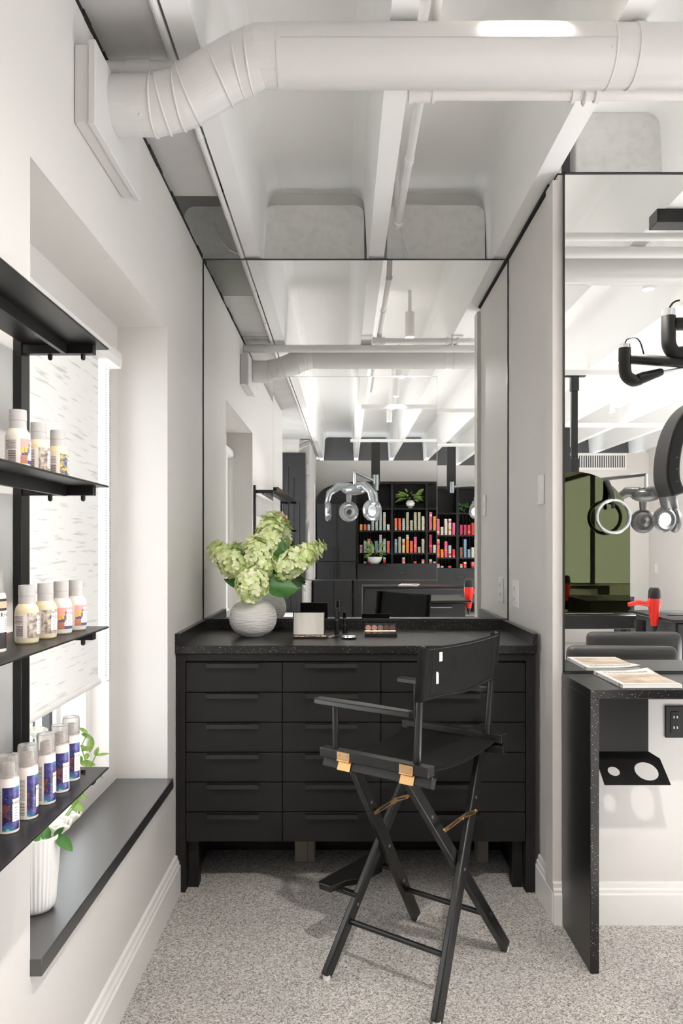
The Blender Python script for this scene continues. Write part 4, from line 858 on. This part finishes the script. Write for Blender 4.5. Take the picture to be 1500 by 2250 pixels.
pal = {(0, 0): ['lilac', 'silver', 'lilac', 'cream', 'blue', 'lilac', 'silver', 'coral'], (0, 1): ['amber', 'coral', 'silver', 'lilac', 'mint', 'silver', 'silver', 'cream'],
       (1, 0): ['blue', 'khaki', 'sand', 'orange', 'coral', 'rose', 'khaki', 'khaki'], (1, 1): ['coral', 'coral', 'silver', 'khaki', 'khaki', 'khaki', 'khaki', 'sand'],
       (2, 0): ['crimson', 'sand', 'crimson', 'coral', 'orange', 'rose', 'silver', 'red'], (2, 1): ['rose', 'orange', 'rose', 'rose', 'sand', 'cream', 'cream', 'rose'],
       (3, 0): ['brown', 'blue', 'blue', 'sand', 'cream', 'red', 'crimson', 'crimson'], (3, 1): ['crimson', 'crimson', 'red', 'red', 'coral', 'brown', 'amber', 'amber'],
       (4, 0): ['brown', 'sand', 'red', 'red', 'sand', 'cream', 'khaki', 'khaki'], (4, 1): ['rose', 'rose', 'red', 'brown', 'amber', 'cream', 'cream', 'sand']}
allb = []
hts = {(0, 1): [3, 3, 3, 7, 8, 9, 9, 3], (1, 1): [6, 6, 6, 9, 5, 9, 9, 7], (2, 1): [9, 7, 8, 8, 4, 8, 8, 6], (3, 1): [5, 5, 5, 6, 7, 8, 7, 7]}
for b_ in range(NB):
    for r_ in range(2):
        for k in range(8):
            hgt = hts.get((b_, r_), None); hgt = hgt[k] if hgt else random.randint(3, 9)
            c2 = pal[(b_, r_)][k]
            for j in range(hgt):
                cc = c2 if random.random() > .12 or hgt < 4 else random.choice(pal[(b_, r_)])
                allb.append((b_, r_, k, j, cc, X0+b_*DX+.055+k*.0585+.004, YFB-.075+random.uniform(-.006, .006), ZB[1+r_]+j*bh+.0005))
    for k in range(8):
        if random.random() < .6:
            for j in range(random.randint(1, 3)): allb.append((b_, 2, k, j, random.choice(['rose', 'red', 'cream', 'coral', 'silver']), X0+b_*DX+.059+k*.0585, YFB-.075, ZB[0]+j*bh+.0005))
ordn = ['first', 'second', 'third', 'fourth', 'fifth', 'sixth', 'seventh', 'eighth', 'ninth', 'tenth']; bay = ['first', 'second', 'third', 'fourth', 'fifth']
allb.sort(key=lambda q: (q[0] > 3, q[1] == 2, q[0]))
for q in allb[:300]:
    o = bpy.data.objects.new('colour_box', tubebox(q[4])); C.objects.link(o); o.location = (q[5], q[6], q[7]); o.rotation_euler = (0, 0, random.uniform(-.03, .03))
    sh = ['middle', 'upper', 'lowest'][q[1]]
    tag(o, f'{q[4]} hair colour box, {ordn[q[3]]} up in the {ordn[q[2]]} stack of the {sh} shelf, {bay[q[0]]} bay', 'box', f'hair colour boxes, {sh} shelf, {bay[q[0]]} bay')
m = MB(); names = list(cols_)
for q in allb[300:]:
    m.m = names.index(q[4]); m.box(q[5]-bw/2, q[5]+bw/2, q[6]-bd/2, q[6]+bd/2, q[7], q[7]+bh-.002)
    m.m = len(names); m.box(q[5]-bw/2+.001, q[5]+bw/2-.001, q[6]-bd/2+.001, q[6]+bd/2-.001, q[7]+bh-.002, q[7]+bh)
tag(m.build('colour_boxes', ['tube_'+n for n in names]+['tube_band']), 'remaining stacked hair colour boxes in the bookcase bays', 'boxes', kind='stuff')
# pots and plants on the top shelf
def pot(name, lab, c, prof, m_='ceramic'):
    t = thing(name, lab, 'pot', c); MB().lathe(c, prof, 24).build('pot', m_, t); return t
def foliage(t, c, sx, sz, n, m_, w=.012):
    m = MB(); c = V(c)
    for i in range(n):
        a = random.random()*2*PI; e = random.uniform(-.4, 1); d = V((math.cos(a)*sx, math.sin(a)*sx*.5, sz*e)); p = c+d*.25; leafmesh(m, p+d*random.uniform(.0, .5), p+d*random.uniform(.6, 1.1), w, (random.uniform(-1, 1), .7, .5), .3, .3)
    m.build('foliage', m_, t, kind='stuff', ang=1.2)
p = V((X0+DX*1.5+.02, -4.85, 1.790)); t = pot('potted_plant', 'white footed pot with trailing green leaves on the top shelf', p, [(.03, 0), (.025, .012), (.06, .04), (.068, .08), (.05, .115), (.04, .12)]); foliage(t, p+V((0, 0, .16)), .20, .12, 55, 'bright_leaf', .016)
p = V((X0+DX*.5-.02, -4.85, 1.790)); t = pot('white_jar', 'plain white jar on the top shelf in the first bay', p, [(.05, 0), (.056, .01), (.056, .11), (.05, .115)])
p = V((X0+DX*3.5+.02, -4.85, 1.790)); t = pot('pitcher', 'cream ceramic pitcher on the top shelf', p, [(.05, 0), (.085, .05), (.085, .10), (.045, .16), (.05, .18)], 'cream_ceramic')
MB().tube([p+V((.075, 0, .13)), p+V((.12, 0, .14)), p+V((.115, 0, .06)), p+V((.08, 0, .04))], .009, 8).build('handle', 'cream_ceramic', t)
p = V((X0+DX*3.5-.16, -4.84, 1.790)); t = pot('potted_plant', 'small dark green plant beside the cream pitcher', p, [(.03, 0), (.04, .05), (.035, .052)], 'cabinet_black'); foliage(t, p+V((0, 0, .08)), .08, .09, 30, 'leaf_green')
p = V((.42, -4.64, 1.0)); 
st = thing('ledge_shelf', 'small black ledge holding the white bowl plant', 'shelf', (.42, -4.62, .95)); B(.25, .60, -4.72, -4.50, .93, .956).build('plate', 'cabinet_black', st)
p = V((.42, -4.61, .957)); t = pot('bowl_planter', 'wide white bowl with a feathery green plant before the bookcase', p, [(.05, 0), (.09, .04), (.108, .10), (.10, .10)]); foliage(t, p+V((0, 0, .16)), .15, .22, 60, 'bright_leaf', .008)
t = thing('wall_outlet', 'black outlet plate on the bookcase base', 'outlet', (.8, YFB+.04, .80)); B(.76, .89, YFB+.041, YFB+.05, .78, .86).build('plate', 'deep_black', t)
B(.785, .865, YFB+.05, YFB+.053, .80, .84).build('socket', 'ink', t)
t = thing('wall_outlet', 'second black outlet plate further right on the bookcase base', 'outlet', (1.7, YFB+.04, .80)); B(1.70, 1.83, YFB+.041, YFB+.05, .78, .86).build('plate', 'deep_black', t)
B(1.725, 1.805, YFB+.05, YFB+.053, .80, .84).build('socket', 'ink', t)
# vent grille high on the back wall
t = thing('vent_grille', 'white air vent grille high on the back wall', 'vent', (3.3, YB, 2.31))
B(2.60, 3.80, YB+.001, YB+.02, 2.31, 2.53).build('frame', 'trim_paint', t, bevel=.003); B(2.63, 3.77, YB+.02, YB+.022, 2.34, 2.50).build('backing', 'recess_dark', t)
for i in range(38): B(2.635+i*.030, 2.645+i*.030, YB+.022, YB+.030, 2.34, 2.50).build('slat', 'trim_paint', t)
# island desk, magazine, work stations
t = thing('island_desk', 'black white-flecked stone desk in the middle of the salon', 'desk', (1.2, -1.5, 0))
B(.21, 2.5, -1.75, -1.33, ZK-.03, ZK).build('top_slab', 'speckled_stone', t, bevel=.002); B(.21, .24, -1.75, -1.33, 0, ZK-.03).build('waterfall_leg', 'speckled_stone', t, bevel=.002); B(2.47, 2.5, -1.75, -1.33, 0, ZK-.03).build('waterfall_leg', 'speckled_stone', t, bevel=.002)
magazine('magazine', (.72, -1.50, ZK+.001), .20, .27, .012, .2, 'white magazine on the middle desk seen in the mirror')
def station(x0_, x1_, lab):
    t = thing('work_station', lab, 'cabinet', ((x0_+x1_)/2, .42, 0))
    B(x0_, x1_, .07, .77, .845, ZK).build('top', 'charcoal', t, bevel=.003); B(x0_+.04, x1_-.04, .10, .72, .05, .845).build('body', 'station_grey', t, bevel=.003)
    for z0_ in (.10, .35, .60):
        d = B(x0_+.05, x1_-.05, .72, .735, z0_, z0_+.235).build('drawer', 'station_grey', t, bevel=.002); B((x0_+x1_)/2-.15, (x0_+x1_)/2+.15, .735, .755, z0_+.20, z0_+.21).build('handle', 'steel_grey', d)
    return t
sA = station(.42, 1.02, 'grey work station behind the director chair seen in the mirror'); sB = station(1.93, 2.70, 'grey work station with a hair dryer on its edge in the right mirror')
def dryer(c, rz, lab):
    c = V(c); t = thing('hair_dryer', lab, 'hair dryer', c, rz); Mw = WM[t.name]
    def L_(mb): mb.v = [Mw @ p for p in mb.v]; return mb
    L_(MB().tube([(0, 0, -.10), (0, 0, -.03), (0, 0, .05), (0, 0, .07)], [.020, .030, .040, .036], 20)).build('body', 'red_plastic', t)
    L_(MB().tube([(0, 0, .070), (0, 0, .12), (0, 0, .135)], [.038, .034, .024], 20)).build('motor_housing', 'deep_black', t)
    L_(MB().tube([(0, 0, -.10), (0, 0, -.15)], [.018, .006], 12)).build('nozzle', 'deep_black', t)
    L_(MB().tube([(-.02, 0, .03), (-.10, 0, .045), (-.16, 0, .03)], [.017, .016, .013], 12)).build('grip', 'red_plastic', t)
    return t
for x, lab, nm in ((1.065, 'round black dryer holder on the right side of the near station', 'a'), (1.865, 'round black dryer holder on the left side of the second station', 'b')):
    t = thing('dryer_holder', lab, 'holder', (x, .45 if x > 1.2 else .60, .79)); MB().lathe((x, .45 if x > 1.2 else .60, .76), [(.031, 0), (.033, 0), (.033, .07), (.031, .07)], 20, caps=False).build('cup', 'deep_black', t, solid=.002)
dryer((1.01, .70, .895), PI, 'red and black hair dryer at the right end of the near station'); dryer((1.91, .56, .905), 0, 'red hair dryer hanging on the left edge of the second station')
t = thing('hair_comb', 'dark comb lying on the second station', 'comb', (2.1, .5, ZK)); B(2.02, 2.20, .49, .50, ZK, ZK+.004).build('spine', 'deep_black', t)
m = MB()
for i in range(30): m.box(2.025+i*.0055, 2.0275+i*.0055, .47, .492, ZK, ZK+.003)
m.build('teeth', 'deep_black', t, kind='stuff')
# salon chairs
def salon_chair(c, rz, w, zt_, lab):
    c = V((c[0], c[1], 0)); t = thing('salon_chair', lab, 'chair', c, rz); Mw = WM[t.name]
    def L_(mb): mb.v = [Mw @ p for p in mb.v]; return mb
    L_(B(-w/2, w/2, .0, .09, .47, zt_)).build('backrest', 'upholstery', t, bevel=.035, seg=4)
    L_(B(-w/2+.04, w/2-.04, -.48, -.005, .40, .50)).build('seat', 'upholstery', t, bevel=.03, seg=3)
    for s_ in (-1, 1): L_(B(s_*(w/2-.02)-.03, s_*(w/2-.02)+.03, -.42, -.01, .505, .64)).build('armrest', 'upholstery', t, bevel=.02)
    L_(MB().cyl((0, -.22, .04), (0, -.22, .40), .035)).build('column', 'chrome', t); L_(MB().lathe((0, -.22, 0), [(.25, 0), (.25, .02), (.05, .045)], 36)).build('base', 'chrome', t)
salon_chair((1.68, .88), PI, .54, .80, 'dark salon chair second from the wall desk in the right mirror'); salon_chair((1.34, 1.62), PI+.05, .52, .815, 'dark salon chair nearest the wall desk in the right mirror')
salon_chair((.78, -2.2), 0, .50, .72, 'dark salon chair behind the middle desk, left one'); salon_chair((1.5, -2.2), 0, .50, .72, 'dark salon chair behind the middle desk, right one')
# arched mirror hung from the strut, with ring light and tool ledge
YA = -.39; xc = 1.711; R_ = .40; zc = 1.44; zbm = .80
t = thing('arched_mirror', 'tall arched greenish mirror hung on a black post', 'mirror', (xc, YA, zbm))
pl = [(xc-R_, zbm), (xc+R_, zbm)]+[(xc+R_*math.cos(a), zc+R_*math.sin(a)) for a in [PI*i/28 for i in range(29)]]
MB().prism([(x, YA+.003, z) for x, z in pl], (0, .006, 0)).build('mirror_glass', 'green_mirror', t, ang=.3)
MB().prism([(x, YA-.012, z) for x, z in pl], (0, .0145, 0)).build('backing', 'deep_black', t, ang=.3)
B(xc-.022, xc+.022, YA-.045, YA-.013, 1.5, 2.551).build('post', 'black_steel', t)
for z in (2.44, 1.83): B(xc-.029, xc+.029, YA-.05, YA-.004, z, z+.11).build('bracket', 'black_steel', t, bevel=.002)
B(xc-.08, xc+.08, YA-.05, YA-.0, 2.545, 2.5505).build('mount_plate', 'black_steel', t)
B(xc-R_, xc+R_+.03, YA+.003, YA+.16, .70, .798).build('tool_ledge', 'deep_black', t, bevel=.003)
for s_ in (-.33, .33): B(xc+s_-.02, xc+s_+.02, YA+.02, YA+.06, 0, .70).build('support_leg', 'deep_black', t)
p = r2(1347, 1135, 2*MIR2-(YA+.10)); t = thing('ring_lamp', 'glass ring lamp clipped in front of the arched mirror', 'lamp', p)
MB().torus(p, (0, 1, 0), .118, .014, 40, 10).build('ring', 'silver_plastic', t); MB().torus(p+V((0, .013, 0)), (0, 1, 0), .118, .006, 40, 6).build('diffuser', 'white_plastic', t)
MB().tube([p+V((0, -.005, .11)), p+V((0, -.03, .17)), V((p.x-.02, YA+.012, p.z+.26))], .022, 12).build('stand', 'black_steel', t); MB().tube([p+V((0, 0, .118)), p+V((0, -.01, .06))], .012, 10).build('clip', 'black_steel', t)
# hood dryers (processors) hung from the strut
def processor(c, rz, lab, m_='silver_plastic', col=None, group=None, sc=1.0):
    c = V(c); t = thing('hood_dryer', lab, 'hood dryer', c, rz, group); Mw = WM[t.name] @ Matrix.Scale(sc, 4)
    def L_(mb): mb.v = [Mw @ p for p in mb.v]; return mb
    L_(MB().ell((0, 0, .10), .12, .09, .05, 20, 12)).build('hub', m_, t)
    for k, (dx, dy) in enumerate(((-.22, .08), (.20, .10), (-.12, -.16), (.14, -.16))):
        L_(MB().tube([(dx*.2, dy*.2, .12), (dx*.6, dy*.6, .13), (dx*.95, dy*.95, .07), (dx*1.05, dy*1.05, -.03)], [.045, .040, .030, .022], 12)).build('arm', m_, t)
        n_ = V((-dx, -dy, 0)).normalized(); cc = V((dx, dy, -.09))
        h = L_(MB().torus(cc, n_, .070, .024, 26, 8)).build('heater_ring', m_, t); L_(MB().cyl(cc-n_*.012, cc+n_*.012, .05, n=22)).build('lens', 'chrome', h)
        L_(MB().cyl(cc+n_*.012, cc+n_*.018, .022, n=16)).build('core', 'grey_plastic', h)
    L_(MB().tube([(0, 0, .14), (0, 0, .26)], .012, 10)).build('spindle', 'chrome', t)
    if col is not None:
        x_, y_, zb_3 = col; pz = V((0, 0, .26)); q = Mw.inverted() @ V((x_, y_, zb_3+.02))
        L_(MB().tube([pz, q], .014, 12)).build('boom', m_, t); L_(MB().cyl(q-V((0, 0, .08)), q+V((0, 0, .06)), .028, n=16)).build('pivot', m_, t)
        B(x_-.055, x_+.055, y_-.08, y_-.03, zb_3-.02, 2.551).build('column', 'black_steel', t)
    return t
g = 'hood dryers hung from the strut'
processor((.10, -2.75, 1.80), .4, 'silver hood dryer on the first black column seen in the mirror', col=(.37, -2.86, 2.03), group=g, sc=1.4)
processor((1.78, -2.70, 1.80), 1.9, 'silver hood dryer on the second black column at the mirror edge', col=(1.376, -2.86, 2.02), group=g)
processor((2.98, -2.3, 1.66), .9, 'grey hood dryer with round heads beside the arched mirror', 'grey_plastic', col=(2.35, -2.86, 1.93), group=g, sc=1.3)
# nearer processor arm and curved hood, cut by the right edge
d_ = 4.12; yn = 2*MIR2-d_
t = thing('processor_arm', 'black jointed swing arm with chrome caps in the right mirror', 'swing arm', r2(1420, 800, d_))
def rr(u, v, dd=0): return r2(u, v, d_+dd)
MB().tube(smp([rr(1372, 765), rr(1372, 800), rr(1375, 824), rr(1390, 836), rr(1408, 836)]), [.032]*17+[.030, .028, .026, .024], 22).build('joint', 'charcoal', t)
MB().cyl(rr(1372, 765), rr(1372, 757), .030, n=18).build('chrome_cap', 'chrome', t)
MB().cyl(rr(1382, 788), rr(1620, 806), .028, n=16).build('upper_arm', 'charcoal', t)
MB().tube([rr(1402, 834), rr(1412, 830), rr(1450, 818), rr(1455, 817)], [.03, .030, .021, .016], 18).build('knuckle', 'charcoal', t)
MB().tube([rr(1452, 818), rr(1620, 790)], .009, 10).build('rod', 'steel_grey', t)
MB().tube(smp([rr(1372, 757), rr(1378, 745), rr(1395, 742), rr(1406, 752), rr(1414, 778)]), .004, 8).build('cable', 'deep_black', t)
MB().tube(smp([rr(1468, 695), rr(1468, 735), rr(1470, 760), rr(1482, 776), rr(1503, 776)]), .037, 22).build('joint', 'charcoal', t)
MB().cyl(rr(1468, 695), rr(1468, 680), .035, n=18).build('chrome_cap', 'chrome', t)
MB().tube(smp([rr(1468, 680), rr(1480, 664), rr(1500, 662), rr(1530, 690)]), .005, 8).build('cable', 'deep_black', t)
MB().cyl(rr(1480, 712), rr(1640, 712), .034, n=16).build('upper_arm', 'charcoal', t)
MB().tube([rr(1620, 800), rr(1660, 720), V((rr(1660, 0).x, yn, 2.58))], .03, 14).build('ceiling_post', 'charcoal', t)
t = thing('curved_hood', 'large dark curved hood heater with a wire guard at the right edge', 'hood dryer', r2(1470, 1000, 4.0))
pts = [(1560, 872), (1520, 882), (1492, 902), (1470, 935), (1456, 975), (1449, 1020), (1450, 1060), (1462, 1095)]
pts = [(p.x, p.y) for p in smp([V((a, b, 0)) for a, b in pts], 4)]
m = MB(); vs_ = []
for i, (u, v) in enumerate(pts):
    p = r2(u, v, 4.0); a = r2(*pts[max(i-1, 0)], 4.0); b = r2(*pts[min(i+1, len(pts)-1)], 4.0); tg = (b-a).normalized(); nn = V((-tg.z, 0, tg.x)); nn = -nn if nn.x < 0 else nn
    w_ = .07; vs_ += [p+V((0, .09, 0)), p+V((0, -.09, 0)), p+nn*w_+V((0, -.09, 0)), p+nn*w_+V((0, .09, 0))]
m.add(vs_, [(i*4+k, i*4+(k+1) % 4, (i+1)*4+(k+1) % 4, (i+1)*4+k) for i in range(len(pts)-1) for k in range(4)]+[(3, 2, 1, 0), tuple(range(len(pts)*4-4, len(pts)*4))])
m.build('hood_shell', 'charcoal', t, bevel=.012, seg=3, ang=.9)
for k in range(6):
    MB().tube([r2(1480+k*0, 985, 3.92+k*.03), r2(1487, 1000, 3.92+k*.03), r2(1487, 1060, 3.92+k*.03), r2(1478, 1080, 3.92+k*.03)], .0022, 6).build('guard_wire', 'steel_grey', t)
for v in (1005, 1030, 1058): MB().tube([r2(1487, v, 3.9), r2(1487, v, 4.09)], .0022, 6).build('guard_wire', 'steel_grey', t)
q = r2(1560, 872, 4.0); MB().tube([q, q+V((.12, 0, .03)), V((q.x+.25, q.y, q.z+.2)), V((q.x+.25, q.y, 2.58))], .025, 12).build('support_arm', 'charcoal', t)
# loose surveillance-free ceiling fittings: round white speaker on a joist
p = V((2.55, -1.9, 2.70)); t = thing('ceiling_speaker', 'round white speaker fixed between the joists in the right mirror', 'speaker', p)
MB().cyl(p-V((.02, -.10, .04)), p+V((.02, -.10, .04)), .10, n=28).build('housing', 'white_plastic', t); MB().cyl(p+V((-.03, .19, .03)), p+V((-.02, .10, -.02)), .04, n=20).build('driver', 'trim_paint', t)
p = at(1440, 1250, 1); 
t = thing('wall_switch', 'white switch plate on the far right wall', 'switch', (XE, -4.8, .98)); B(XE-.006, XE-.0005, -4.86, -4.78, .94, 1.06).build('plate', 'white_plastic', t, bevel=.002); B(XE-.009, XE-.006, -4.83, -4.81, .98, 1.02).build('rocker', 'trim_paint', t)
